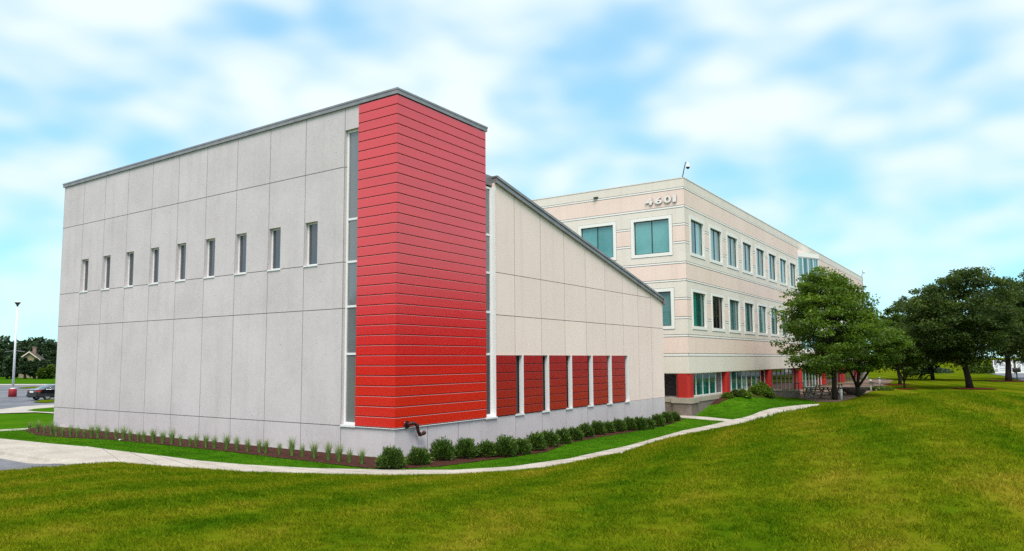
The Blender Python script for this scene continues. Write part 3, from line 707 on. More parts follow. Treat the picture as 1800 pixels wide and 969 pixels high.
for i,(a,b_,c,d) in enumerate(wr):
    gl=M['teal_blind']
    if c<8 and i-8==0: gl=M['green']
    if c<8 and i-8==1: gl=M['glass_dark']
    window(off,o_r,ud_r,nd_r,a,b_,c,d,0.10,0.045,gl,M['dark'] if c>8 or True else 0,mull=((a+b_)/2,),mw=0.05)
for (a,b_,c,d) in wl:
    window(off,o_s,ud_s,nd_s,a,b_,c,d,0.10,0.045,M['teal'],M['dark'],mull=((a+b_)/2,),mw=0.05)
# pale centre mullion caps are separate strips on each window of the two faces
core=MB(); core.box((0.42,0.42,2.2),(LR-.1,29.9,TP-.06)); core.box((1.2,1.2,-0.8),(LR-.1,29,2.19)); core.build('core_wall',M['dark'],off)
ew=MB(); ew.box((LR-.3,0.0,-0.6),(LR,30,TP)); ew.build('end_wall',M['cream'],off)
pc=MB(); pc.box((-.02,-.02,TP),(0.35,30,TP+.05)); pc.box((.35,-.02,TP),(LR+.02,.35,TP+.05)); pc.build('coping',M['cream'],off)
sf=MB(); sf.box((0.0,0.0,2.04),(LR-.3,1.2,2.088)); sf.box((0.0,1.2,2.04),(1.2,29,2.088)); sf.build('soffit',M['cream'],off)
# ground floor: red piers, tall glazing between them
def pier(o,ud,nd,xa,xb,z0,z1):
    mb=MB(); r=0.16; pts=[]
    for cx,cy,a0 in ((xa+r,0.0+r,180),(xb-r,0.0+r,270),(xb-r,0.55,0),(xa+r,0.55,90)):
        for k in range(5):
            q=R(a0+22.5*k); pts.append((cx+r*math.cos(q),cy+r*math.sin(q)))
    base=[Vector(o)+Vector(ud)*p[0]-Vector(nd)*(p[1]+0.012)+Vector((0,0,z0)) for p in pts]
    mb.prism(base,(0,0,z1-z0)); return mb.build('pier',M['redpier'],off)
cpier=MB(); r=0.2; pts=[]
for cx,cy,a0 in ((r,r,180),(.82-r,r,270),(.82-r,.82-r,0),(r,.82-r,90)):
    for k in range(6): q=R(a0+18*k); pts.append((cx+r*math.cos(q)+.01,cy+r*math.sin(q)+.01,0.65))
cpier.prism(pts,(0,0,1.39)); cp_=cpier.build('pier',M['redpier'],off); cp_['label']='rounded red corner pier'
for k in range(6):
    x=6.77+10.3*k
    if x<LR-1: pier(o_r,ud_r,nd_r,x,x+.82,0.65 if k<1 else 0.0,2.04)
zf0=0.67
def glazing(o,ud,nd,x0,x1,z0,z1,sp,gls,frame=None,fw=0.055):
    n=max(1,round((x1-x0)/sp)); mull=[x0+(x1-x0)*k/n for k in range(1,n)]
    return window(off,o,ud,nd,x0,x1,z0,z1,0.33,fw,None,frame or M['white'],mull=mull,glass_list=gls,fd=0.08)
glazing(o_r,ud_r,nd_r,0.84,6.76,zf0,2.035,1.13,[M['green']]*4+[M['teal_blind']])
glazing(o_r,ud_r,nd_r,7.61,17.05,zf0,2.035,1.13,[M['teal'],M['green'],M['green'],M['teal_blind'],M['glass_slit'],M['green'],M['glass_dark'],M['glass_dark']])
glazing(o_r,ud_r,nd_r,17.91,27.35,0.12,2.035,1.3,[M['glass_dark']],M['coping'])
glazing(o_r,ud_r,nd_r,28.21,37.65,0.12,2.035,1.3,[M['glass_dark'],M['green'],M['glass_dark']],M['white'],0.08)
glazing(o_r,ud_r,nd_r,38.51,47.95,0.12,2.035,1.9,[M['glass_dark']],M['coping'])
glazing(o_r,ud_r,nd_r,48.81,58.25,0.12,2.035,1.9,[M['glass_dark']],M['coping'])
glazing(o_s,ud_s,nd_s,0.85,3.0,zf0,2.035,2.2,[M['glass_dark']],M['coping'],0.06)
glazing(o_s,ud_s,nd_s,3.0,9.0,zf0,2.035,1.5,[M['glass_dark']],M['coping'],0.06)
bs=MB(); bs.box((-.10,-.10,-1.0),(1.0,1.0,0.36)); bs.box((-0.02,1.0,-1.0),(0.6,20,0.40)); bs.box((1.0,-0.02,-1.0),(17.2,0.5,0.40)); bs.build('base',M['stone'],off)
cpb=MB(); cpb.box((-.16,-.16,0.36),(1.06,1.06,0.66)); cpb.box((-.06,1.06,0.40),(0.6,20,0.665)); cpb.box((1.06,-.06,0.40),(17.2,0.5,0.665)); cb=cpb.build('base_cap',M['cap'],off)
# faceted glass bay on the third floor
bx0=28.0; dirv=Vector((math.cos(R(-20)),math.sin(R(-20)),0))
a0=Vector((bx0,-0.02,0)); 
rr=ray(1441.5,520); E_=E3-Vector((XB,YB,0))
tt=((a0.x-E_.x)*dirv.y-(a0.y-E_.y)*dirv.x)/(rr.x*dirv.y-rr.y*dirv.x); a1=E_+rr*tt; a1.z=0
LB=(a1-a0).length; a2=Vector((a1.x+ (a1.x-a0.x)*0.9,-0.02,0))
nb=Vector((dirv.y,-dirv.x,0)); nb=nb if nb.y<0 else -nb
def baywin(p,dirn,nn,L,z0,z1):
    n=4; mull=[L*k/n for k in range(1,n)]
    wn=window(off,tuple(p),tuple(dirn),tuple(nn),0.0,L,z0,z1,0.02,0.09,M['teal_blind'],M['white'],mull=mull,trans=((z0+z1)*.5,z0+(z1-z0)*.78) if z1-z0>3.65 else ((z0+z1)/2,),mw=0.09); return wn
baywin(a0,dirv,nb,LB,8.3,11.95); baywin(a0,dirv,nb,LB,3.6,8.2)
d2=(a2-a1); L2=d2.length; d2.normalize(); n2=Vector((d2.y,-d2.x,0)); n2=n2 if n2.y<0 else -n2
baywin(a1,d2,n2,L2,8.3,11.95); baywin(a1,d2,n2,L2,3.6,8.2)
for z0,z1,e in ((11.95,12.35,0.06),(8.2,8.3,0.03),(3.3,3.6,0.05)):
    by=MB(); by.prism([(a0.x,a0.y,z0),(a1.x,a1.y-e,z0),(a2.x,a2.y,z0)],(0,0,z1-z0)); by.build('bay_cap',M['band'],off)
# address numerals
fnum={'4':1.98,'6':1.70,'0':1.15,'1':0.60}
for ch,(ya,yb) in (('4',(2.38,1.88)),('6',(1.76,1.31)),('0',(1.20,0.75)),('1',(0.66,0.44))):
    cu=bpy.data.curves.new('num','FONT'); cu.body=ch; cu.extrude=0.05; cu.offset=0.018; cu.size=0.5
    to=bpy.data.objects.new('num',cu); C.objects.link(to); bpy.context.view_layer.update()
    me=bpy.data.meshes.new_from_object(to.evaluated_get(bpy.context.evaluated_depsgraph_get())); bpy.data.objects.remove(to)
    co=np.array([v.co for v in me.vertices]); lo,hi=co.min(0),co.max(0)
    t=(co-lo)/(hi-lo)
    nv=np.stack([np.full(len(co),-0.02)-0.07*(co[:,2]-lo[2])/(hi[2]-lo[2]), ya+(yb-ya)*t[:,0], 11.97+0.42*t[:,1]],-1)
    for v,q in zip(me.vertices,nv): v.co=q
    me.materials.clear(); me.materials.append(mat('numeral metal',(0.80,0.72,0.66),0.5)); me.materials.append(mat('numeral return shade',(0.10,0.07,0.06),0.6)); me.update()
    for p_ in me.polygons: p_.material_index=0 if abs(p_.normal.x)>0.8 else 1  # side faces coloured dark to give each numeral a shadow edge
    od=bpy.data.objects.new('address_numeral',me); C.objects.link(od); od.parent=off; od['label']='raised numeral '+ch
# small floodlight fixtures on the parapet
fx=MB(); p=at(1046,347.5,0,XB-.12)-Vector((XB,YB,0)); fx.box(p+Vector((-.02,-.16,-.03)),p+Vector((.12,.12,.03))); fx.box(p+Vector((-.02,.03,-.10)),p+Vector((.03,.08,-.03))); fx.build('wall_light',M['dark'],off)
for nm,px,lab in (('security_camera',1200,'dome camera on a leaning pole above the near roof corner of the office building'),('security_camera',1516,'tiny dome camera on a bent arm over the far roof end of the office building')):
    if px==1200: base=Vector((XB+.1,YB+.1,TP+.05)); sc_=1.0
    else: base=Vector((XB+LR-.2,YB+.1,TP+.05)); sc_=1.0
    t=empty(nm,base); tag(t,lab,'camera')
    mb=MB()
    dr=R2 if px==1200 else R2
    mb.tube([Vector((0,0,0)),Vector((0,0,.08))+dr*0.02,Vector((0,0,.87))+dr*0.2,Vector((0,0,.93))+dr*0.26],[.035,.03,.028,.02],8); mb.build('pole',M['dark'],t)
    mb=MB(); c=Vector((0,0,0.62))+dr*0.34
    mb.lathe([(0.0,0.30),(0.03,0.30),(0.04,0.16),(0.10,0.13),(0.115,0.03),(0.115,0.0)],c,16); mb.tube([Vector((0,0,.90))+dr*0.22,c+Vector((0,0,.3))],0.015,6); mb.build('housing',M['white'],t)
    mb=MB(); mb.lathe([(0.112,0.0),(0.10,-.05),(0.06,-.10),(0.0,-.12)],c,16); mb.build('dome',M['dark'],t)
# ------------------------------------------------------------------ vegetation
def leaf_quads(C_,size,rng,up=0.5,asp=0.6):
    """one folded diamond per centre"""
    n=len(C_); nrm=rng.normal(size=(n,3)); nrm[:,2]+=up*2; nrm/=np.linalg.norm(nrm,axis=1)[:,None]
    a=np.cross(nrm,rng.normal(size=(n,3))); a/=np.linalg.norm(a,axis=1)[:,None]; b_=np.cross(nrm,a)
    s=(size*rng.uniform(0.6,1.35,n))[:,None]
    V=np.stack([C_-a*s,C_-b_*s*asp+nrm*s*.12,C_+a*s,C_+b_*s*asp+nrm*s*.12],1).reshape(-1,3)
    F=np.arange(4*n).reshape(n,4); return V,F
def tree(name,label,loc,h,rx,ry,zc0,seed,leafm,ncl=170,per=150,leaf=0.085,trunk_r=0.2,lean=(0,0),forks=1,group='trees on the lawn',fork_z=None,flat=0.45,sharp=1.0,cat='tree',gap=0.0,cr=None,density_low=0.0):
    rng=np.random.default_rng(seed); rnd=random.Random(seed)
    t=empty(name,loc); tag(t,label,cat,group)
    zc=(zc0+h)/2; rz=(h-zc0)/2
    # lumpy crown envelope
    K=rng.normal(size=(9,3)); K/=np.linalg.norm(K,axis=1)[:,None]; amp=rng.uniform(0.05,0.30,9)
    P=[]
    while len(P)<ncl:
        d=rng.normal(size=3); d/=np.linalg.norm(d)
        lump=1+sum(a*max(0,float(d@k))**4 for a,k in zip(amp,K))-0.12
        r=rng.uniform(0.12,1.0)**0.42*lump
        p=np.array([d[0]*rx*r,d[1]*ry*r,d[2]*rz*r])
        if d[2]<0: p[2]*=0.92
        zf=(p[2]+rz)/(2*rz)
        wdt=(1-max(0,zf-0.35)**1.5*sharp*0.8)
        p[0]*=wdt; p[1]*=wdt
        P.append(p+[lean[0]*(0.6+zf*.4),lean[1]*(0.6+zf*.4),zc])
    P=np.array(P); cr=cr or 0.21*min(rx,ry)+0.14
    crs=cr*rng.uniform(0.6,1.25,ncl)
    ctone=rng.normal(0,0.13,ncl)
    cnt=rng.poisson(per,ncl)
    idx=np.repeat(np.arange(ncl),cnt); n=len(idx)
    q=rng.normal(size=(n,3)); q/=np.linalg.norm(q,axis=1)[:,None]; q*=rng.uniform(0,1,n)[:,None]**0.5
    q[:,2]*=flat
    Cc=P[idx]+q*crs[idx][:,None]
    V,F=leaf_quads(Cc,leaf,rng,0.5)
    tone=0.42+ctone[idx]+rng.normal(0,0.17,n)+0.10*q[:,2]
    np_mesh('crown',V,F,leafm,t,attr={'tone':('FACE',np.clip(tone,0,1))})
    # trunk and limbs
    mb=MB(); fz=fork_z or zc0*0.95
    base_r=trunk_r
    def limb(p0,p1,r0,r1,sag=0.1,seg=6):
        p0=np.array(p0);p1=np.array(p1); L=np.linalg.norm(p1-p0); off_=rng.normal(0,L*0.05,3); pts=[]; rr_=[]
        for k in range(6):
            s=k/5; p=p0*(1-s)+p1*s+off_*math.sin(math.pi*s); p[2]+=L*0.10*math.sin(math.pi*s)*(1 if p1[2]>p0[2] else 0.3)
            pts.append(p); rr_.append(r0*(1-s)+r1*s)
        mb.tube(pts,rr_,seg,0,True); return pts
    ax=[]
    if forks==1:
        top=np.array([lean[0],lean[1],h*0.86])
        pts=[]; rr_=[]
        for k in range(10):
            s=k/9; p=np.array([lean[0]*s,lean[1]*s,0])+np.array([rng.normal(0,.05)*k*.4,rng.normal(0,.05)*k*.4,-0.15+(h*0.86+.15)*s]); pts.append(p)
            rr_.append(base_r*(1.25 if k==0 else 1)*(1-s)**0.8+0.02)
        mb.tube(pts,rr_,9); ax=[(pts,rr_)]
    else:
        mb.tube([(0,0,-.15),(0,0,fz*.35),(0.02,0,fz*.46)],[base_r*1.15,base_r,base_r*.8],9)
        for f in range(forks):
            a=2*math.pi*f/forks+rng.uniform(-.4,.4); e=np.array([math.cos(a)*rx*.55,math.sin(a)*ry*.55,h*0.8])+[lean[0],lean[1],0]
            pts=[];rr_=[]
            for k in range(8):
                s=k/7; p=np.array([0,0,fz*.4])*(1-s)+e*s; out_=math.sin(math.pi*s)*0.25; p=p+[math.cos(a)*out_*rx*.3,math.sin(a)*out_*ry*.3,0]+rng.normal(0,.03,3)*k*.5; pts.append(p); rr_.append(base_r*.62*(1-s)+.015)
            mb.tube(pts,rr_,7); ax.append((pts,rr_))
    order=rng.permutation(ncl)[:max(16,ncl//4)]
    for i in order:
        pts,rr_=ax[int(rng.integers(len(ax)))]
        tgt=P[i]; best=min(range(len(pts)),key=lambda k: abs(pts[k][2]-(tgt[2]-0.35*np.hypot(tgt[0]-pts[k][0],tgt[1]-pts[k][1])))+(9 if pts[k][2]<fz*.75 else 0))
        limb(pts[best],tgt,max(0.02,rr_[best]*0.45),0.008)
    mb.build('trunk',M['bark'],t)
    return t
def gpos(px,D):
    d=ray(px,640); p=E3+d*(D/ (d.dot(Vector((hx,hy,0))))); return p.x,p.y
def put(px,py,zdefault=None):
    """point on the back ground seen at a pixel"""
    z=0.1
    for _ in range(40):
        p=at(px,py,2,z); z=z*.5+.5*float(zbase(p.x,p.y)+0.1*ss(50,60,p.x))
    return Vector((p.x,p.y,z))
a=put(1468,703.5); D=a.x*hx+a.y*hy
tree('maple_tree','large maple with a single dark trunk and layered crown in front of the office entrance',a,8.9,3.45,3.2,1.65,11,M['leafA'],ncl=270,per=150,leaf=0.085,trunk_r=0.15,lean=(-0.1,0.0),flat=0.40,sharp=0.9)
a=put(1508,697.5)
tree('maple_tree','multi stemmed maple with a spreading crown beside the round planter bowl',a,6.1,2.75,2.7,1.5,23,M['leafA'],ncl=150,per=150,leaf=0.085,trunk_r=0.13,lean=(0.75,-0.6),forks=4,fork_z=1.6,flat=0.4,sharp=0.6)
a=put(1582,676)
tree('lawn_tree','slim yellow green tree with a thin dark trunk behind the two bollards',a,7.2,2.3,2.2,2.0,31,M['leafY'],ncl=110,per=120,leaf=0.11,trunk_r=0.14,flat=0.5)
a=put(1590,683.5)
tree('lawn_tree','small young tree with low forked stems and a red mulch ring',a,5.2,1.9,1.8,1.35,37,M['leafY'],ncl=95,per=120,leaf=0.09,trunk_r=0.08,forks=4,fork_z=1.5,flat=0.5)
a=put(1705,683)
tree('lawn_tree','broad old tree with a thick leaning trunk and the widest crown on the far lawn',a,10.2,4.0,4.2,1.6,41,M['leafC'],ncl=330,per=150,leaf=0.11,trunk_r=0.25,lean=(-1.0,0.9),forks=1,flat=0.5,sharp=0.4)
a=put(1773,670.5)
tree('lawn_tree','tall dark tree standing in front of the white roadside sign boards',a,11.2,3.7,3.8,2.3,43,M['leafC'],ncl=240,per=140,leaf=0.12,trunk_r=0.30,lean=(0.2,-0.2),flat=0.55,sharp=0.8)
a=put(1640,668)
tree('lawn_tree','rounded dense tree crowded behind the crown of the broad old tree',a,9.3,5.2,4.6,0.9,47,M['leafC'],ncl=260,per=130,leaf=0.14,trunk_r=0.2,lean=(-.5,.4),flat=0.55,sharp=0.7)
a=put(1815,667)
tree('lawn_tree','dark tree cut off by the edge of the view beyond the sign boards',a,11.6,4.6,4.5,2.0,53,M['leafC'],ncl=260,per=120,leaf=0.15,trunk_r=0.3,flat=0.55)
# the wood across the road behind the viewer, which the cladding and the glass reflect
def woodmass():
    rng=np.random.default_rng(99); VV=[];FF=[];TT=[];n0=0
    spots=[((25,15),az,d) for az in range(-80,-22,6) for d in (58+rng.uniform(-4,6),)]+[((16,25),az,d) for az in range(98,170,7) for d in (58+rng.uniform(-4,6),)]
    spots=list(spots)+[((0,0),34.36-math.degrees(math.atan((px-885)/1287)),196+(px%17)) for px in range(150,620,24)]
    for (c,az,d) in spots:
        cx_,cy_=c[0]+d*math.cos(R(az)),c[1]+d*math.sin(R(az)); z0=float(H(cx_,cy_)); h=rng.uniform(9,12.5); n=1500
        q=rng.normal(size=(n,3)); q/=np.linalg.norm(q,axis=1)[:,None]; q*=(rng.uniform(.2,1,n)**.4)[:,None]*(1+.2*np.sin(q[:,:1]*6+az))
        Cc=q*[4.3,4.3,h*.5]+[cx_,cy_,z0+h*.5]; V,F=leaf_quads(Cc,.5,rng); VV.append(V);FF.append(F+n0);n0+=len(V);TT.append(np.clip(rng.normal(.4,.2,n),0,1))
    o=np_mesh('wood',np.concatenate(VV),np.concatenate(FF),M['leafF'],attr={'tone':('FACE',np.concatenate(TT))}); tag(o,kind='stuff')
woodmass()
# red mulch rings
for (px,py,r_) in ((1713,684,1.6),(1780,670.5,2.4),(1594,684.5,0.8),(1576,677,1.2)):
    c=put(px,py); poly=[Vector((c.x+r_*math.cos(q)*(1+.1*math.sin(3*q)),c.y+r_*math.sin(q))) for q in np.linspace(0,2*math.pi,22)[:-1]]
    area('mulch_bed',poly,0.05,M['mulch_red'] if 'mulch_red' in M else M.setdefault('mulch_red',mat('red mulch',(0.13,0.012,0.008),0.95,0.1)),0.5)
# far wood behind the parking lot: every tree one can tell apart
far=[(-60,606,30,0),(-22,602,26,0),(2,600,24,0),(22,604,22,1),(40,616,18,0),(62,603,22,0),(84,600,22,0),(106,602,24,0),(-5,622,20,1),(14,632,16,1),(33,641,15,0),(70,636,14,1),(90,628,18,0),(108,633,17,1),(-45,630,24,1),(76,648,12,2),(91,644,13,2),(135,604,30,0),(45,633,16,1),(62,634,18,1)]
kinds=['tall hazy green tree in the far treeline','dark round tree in front of the far treeline','light green tree at the edge of the far turf']
FL=['beyond the lamp post','at the far end of the car park','nearest the annex wall','left of the house gable','right of the house gable']
names_far=['outermost tall tree beyond the frame edge of the far treeline','second tall tree from the frame edge in the far treeline','tall tree topping the far treeline to the left of the lamp post','lighter tall tree rising behind the lamp post','low hazy tree directly above the house gable','tall tree of the far treeline just right of the chimney','tall far treeline tree midway between chimney and annex wall','tall far treeline tree half hidden by the annex wall','rounded mid height tree left of the lamp post in the far wood','dark rounded tree whose trunk stands behind the lamp post','dark tree hiding the wall of the gabled house','rounded dark tree right of the house gable','tall dark tree above the parked car','dark tree of the front row touching the annex edge','broad rounded tree at the outer edge of the car park wood','low light green tree above the car roof','low light green tree between car and annex','tall tree of the far wood hidden mostly by the annex','dark tree in front of the gabled house, below its eave','small dark tree standing below the chimney of the gabled house']
for i,(px,ytop,wpx,kd) in enumerate(far):
    D=[185,160,152][kd]+ (i*37%9); x,y=gpos(px,D); zg=-0.7
    q=ray(px,ytop); ztop=EYE+ (q.z)*(D/q.dot(Vector((hx,hy,0))))
    h=ztop-zg; r_=wpx/1287*D*0.55
    tree('far_tree',names_far[i],(x,y,zg),h*1.02,r_,r_,0.4,100+i,M['leafF'] if kd<2 else M['leafY'],ncl=46,per=70,leaf=0.42,trunk_r=0.3,group='trees behind the parking lot',flat=0.75,cr=r_*0.38,sharp=0.9)
# backing trees behind them so the wood closes
for i in range(9):
    px=-75+i*25; D=205+(i*13%11); x,y=gpos(px,D); h=9.6+(i*7%4)*.5
    tree('far_tree',['first','second','third','fourth','fifth','sixth','seventh','eighth','ninth'][i]+' tree from the outside in the rearmost row of the far wood',(x,y,-0.7),h,4.2,4,0.3,200+i,M['leafF'],ncl=46,per=60,leaf=0.5,trunk_r=0.3,group='trees behind the parking lot',flat=0.8,cr=1.7,sharp=0.6)
# undergrowth shrubs along the wood edge
# yew shrubs on the annex front
def yew(seed):
    rng=np.random.default_rng(seed); n=3600; rad=0.40; hh=0.70
    d=rng.normal(size=(n,3)); d[:,2]=np.abs(d[:,2])*0.9-0.12; d/=np.linalg.norm(d,axis=1)[:,None]
    r=rng.uniform(0.35,1,n)**0.5*(1+0.24*np.sin(d[:,0]*6+seed)*np.cos(d[:,1]*5+d[:,2]*4))
    base=d*r[:,None]*[rad,rad,hh*.78]; base[:,2]+=0.14
    dirn=d*[0.8,0.8,0.5]+rng.normal(0,.33,(n,3)); dirn[:,2]+=0.55; dirn/=np.linalg.norm(dirn,axis=1)[:,None]
    L=rng.uniform(0.05,0.13,n)[:,None]*(1+0.9*(rng.uniform(size=(n,1))>.94)); side=np.cross(dirn,rng.normal(size=(n,3))); side/=np.linalg.norm(side,axis=1)[:,None]; wd=0.017
    V=np.stack([base-side*wd*.5,base+side*wd*.8,base+dirn*L,base-side*wd*1.2+dirn*L*.4],1).reshape(-1,3)
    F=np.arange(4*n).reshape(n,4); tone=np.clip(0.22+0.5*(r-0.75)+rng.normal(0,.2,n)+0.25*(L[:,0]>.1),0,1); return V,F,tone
yews=[]
for s in (1,2,3):
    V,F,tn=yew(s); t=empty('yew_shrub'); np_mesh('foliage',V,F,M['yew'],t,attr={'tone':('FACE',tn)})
    mb=MB(); rnd=random.Random(s)
    for k in range(7):
        a=rnd.uniform(0,6.28); mb.tube([(0,0,-.05),(math.cos(a)*.12,math.sin(a)*.12,.2),(math.cos(a)*.28,math.sin(a)*.28,.45)],[.02,.014,.006],5)
    mb.build('stem',M['bark'],t); yews.append(t)
ORD=['first','second','third','fourth','fifth','sixth','seventh','eighth','ninth','tenth','eleventh','twelfth','thirteenth','fourteenth','fifteenth','sixteenth','seventeenth','eighteenth','nineteenth','twentieth','twenty first','twenty second','twenty third','twenty fourth','twenty fifth','twenty sixth','twenty seventh','twenty eighth','twenty ninth','thirtieth','thirty first','thirty second','thirty third','thirty fourth','thirty fifth','thirty sixth','thirty seventh','thirty eighth','thirty ninth','fortieth']
bp=[(688,825),(736,818),(778,810),(819,806.5),(855,804.5),(888,803.5),(916,799.5),(942,793),(965,786.5),(988,781),(1010,775),(1030,769.5),(1050,765),(1068,762),(1086,759.5),(1106,757.5),(1124,757),(1139,755),(1156,750),(1171,745),(1186,741)]
for i,(px,py) in enumerate(bp):
    p=gz(px,py); src=yews[i%3]
    t=src if i<3 else copy_tree(src)
    p.z=float(zs(p.x,p.y))+0.0
    t.location=p; rnd=random.Random(i*7); t.rotation_euler=(0,0,rnd.uniform(0,6.28)); s=rnd.uniform(0.68,0.84); t.scale=(s*rnd.uniform(.95,1.08),s,s*rnd.uniform(.92,1.08))
    tag(t,('round yew shrub at the tower corner, nearest the camera' if i==0 else ORD[i]+' yew shrub from the tower corner along the annex front'),'shrub','yew shrubs along the annex front')
# ornamental grass clumps
def clump(seed):
    rng=np.random.default_rng(seed); n=150; V=[];F=[];T=[]
    for k in range(n):
        a=rng.uniform(0,6.28); r0=rng.uniform(0,.05); L=rng.uniform(.22,.46); lean_=rng.uniform(.05,.42); wd=rng.uniform(.004,.008)
        d=np.array([math.cos(a),math.sin(a),0]); sd_=np.array([-d[1],d[0],0]); pr=None
        for q in range(5):
            s=q/4; p=d*(r0+lean_*L*s**1.8)+np.array([0,0,L*(s-0.18*s*s*lean_*2)]); w_=wd*(1-s*.85)
            V+=[p-sd_*w_,p+sd_*w_]
            if q: m_=len(V); F.append((m_-4,m_-3,m_-1,m_-2)); T.append(min(1,max(0,.35+.45*s+rng.normal(0,.15))))
    return np.array(V),np.array(F),np.array(T)
clumps=[]
for s in (1,2,3,4):
    V,F,tn=clump(s); clumps.append(np_mesh('grass_clump',V,F,M['blade'],attr={'tone':('FACE',tn)}))
gp=[52,66,78,90,99,110.5,124,136,148,160.6,172,187.6,204,216.7,228.7,243,253,269,286,302,317.4,333.6,344.4,362,377,398,416,435,456,467,491,513,531,552,577,596,614,636]
for i,px in enumerate(sorted(gp,reverse=True)):
    py=np.interp(px,[52,99,204,344,416,513,636],[756.5,766,772,785,792,801,816])
    p=at(px,float(py),2,0.03); o=clumps[i%4] if i<4 else clumps[i%4].copy()
    if i>=4: C.objects.link(o)
    rnd=random.Random(i+50); o.location=p; s=rnd.uniform(.72,1.15)*(1.25); o.scale=(s*.9,s*.9,s*rnd.uniform(.9,1.1)); o.rotation_euler=(0,0,rnd.uniform(0,6.28))
    tag(o,ORD[i]+' ornamental grass tuft from the tower corner along the grey wall','grass tuft','ornamental grass tufts along the grey side wall')
# shrubs against the office
def shrub(name,label,px,py,wpx,hpx,seed,lm,grp):
    p=put(px,py); D=p.x*hx+p.y*hy; r_=wpx/1287*D/2; h=hpx/1287*D
    rng=np.random.default_rng(seed); n=3000; d=rng.normal(size=(n,3)); d[:,2]=np.abs(d[:,2]); d/=np.linalg.norm(d,axis=1)[:,None]
    rr_=rng.uniform(.2,1,n)**.5*(1+.15*np.sin(d[:,0]*5+seed)*np.cos(d[:,1]*4)); c=d*rr_[:,None]*[r_,r_,h]
    V,F=leaf_quads(c,0.05+0.0008*D,rng,.6); t=empty(name,p); tag(t,label,'shrub',grp)
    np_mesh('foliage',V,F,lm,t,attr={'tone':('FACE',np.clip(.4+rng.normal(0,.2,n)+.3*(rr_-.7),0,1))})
    mb=MB(); 
    for k in range(5): a=k*1.3; mb.tube([(0,0,-.1),(math.cos(a)*r_*.4,math.sin(a)*r_*.4,h*.5)],[.02,.01],5)
    mb.build('stem',M['bark'],t); return t
G_='shrubs along the office ground floor'
shrub('shrub','large rounded shrub under the ground floor glazing between two red piers',1338,695,44,21,1,M['leafA'],G_)
shrub('shrub','medium shrub just west of the large rounded shrub by the glazing',1306,698,27,12,2,M['leafA'],G_)
shrub('shrub','small low shrub at the foot of the second red pier',1278,699.5,18,8.5,3,M['leafA'],G_)
shrub('shrub','ragged low shrub between the two medium shrubs under the glazing',1294,697,20,11,4,M['leafC'],G_)
shrub('shrub','low green ground shrub at the foot of the bollards',1545,686,44,6,6,M['leafY'],'low shrubs near the bollards')
shrub('shrub','bushy yellow green shrub beyond the leaning tree trunk',1716,657,24,22,7,M['leafY'],'shrubs beside the sign boards')
shrub('shrub','bushy shrub adjoining the white sign boards',1736,657,22,20,8,M['leafY'],'shrubs beside the sign boards')
shrub('shrub','dark shrub on the horizon between the small tree and the broad tree',1640,656,60,10,9,M['leafF'],'distant shrubs on the horizon')

# ------------------------------------------------------------------ street furniture and props
# bollards
def bollard(px,py,label,i):
    p=put(px,py); t=empty('bollard_light',p); tag(t,label,'bollard','white bollard lights beside the patio')
    mb=MB(); mb.lathe([(0.0,-.1),(.085,-.1),(.085,.70),(.075,.715),(0,.715)],seg=16); mb.build('post',M['white'],t)
    mb=MB(); mb.lathe([(.06,.715),(.06,.80)],seg=16); mb.build('louvre',M['dark'],t)
    mb=MB(); mb.lathe([(0.0,.80),(.09,.80),(.09,.87),(.07,.895),(0,.90)],seg=16); mb.build('cap',M['white'],t)
bollard(1531,687,'white bollard light nearest the round planter bowl',0); bollard(1547,680.5,'white bollard light farther up the lawn beside its twin',1); bollard(1479,703,'grey white bollard post close to the large maple trunk',2)
def picnic(px,py,rz,label,sc=1.0):
    p=put(px,py); t=empty('picnic_table',p,rz); tag(t,label,'picnic table','picnic tables on the patio')
    mb=MB()
    for k in range(5): mb.box((-.9,-.36+k*.146,.72),(.9,-.36+k*.146+.135,.76))
    mb.build('table_top',M['wood'],t)
    for s in (-1,1):
        mb=MB(); mb.box((-.9,s*.62-.13,.42),(.9,s*.62-.005,.46)); mb.box((-.9,s*.62+.005,.42),(.9,s*.62+.13,.46)); mb.build('bench',M['wood'],t)
    for x in (-.62,.62):
        mb=MB()
        for s in (-1,1): mb.prism([(x,s*.12,.72),(x,s*.24,.72),(x,s*.66,0),(x,s*.54,0)],(.05,0,0))
        mb.box((x+.052,-.72,.36),(x+.09,.72,.42)); mb.build('leg',M['wood'],t)
    t.scale=(sc,sc,sc)
picnic(1437,701.5,HEAD-1.35,'weathered picnic table nearest the lawn edge, left of the maple trunk',1.05)
picnic(1452,695,HEAD-1.5,'weathered picnic table behind the nearest one, in front of the red pier',1.0)
picnic(1492,692.5,HEAD-1.6,'weathered picnic table between the maple trunk and the planter bowl',1.0)
picnic(1521,687,HEAD-1.7,'farthest weathered picnic table behind the planter bowl',1.0)
p=put(1503,694); t=empty('planter_bowl',p); tag(t,'wide round dark concrete planter bowl on the patio','planter')
mb=MB(); mb.lathe([(0,0),(.35,0),(.62,.12),(.85,.36),(.90,.48),(.90,.54),(.80,.54),(.76,.46),(0,.44)],seg=28); mb.build('bowl',M['stone'],t)
mb=MB(); mb.lathe([(0,.47),(.77,.465)],seg=24); mb.build('soil',M['mulch'],t)
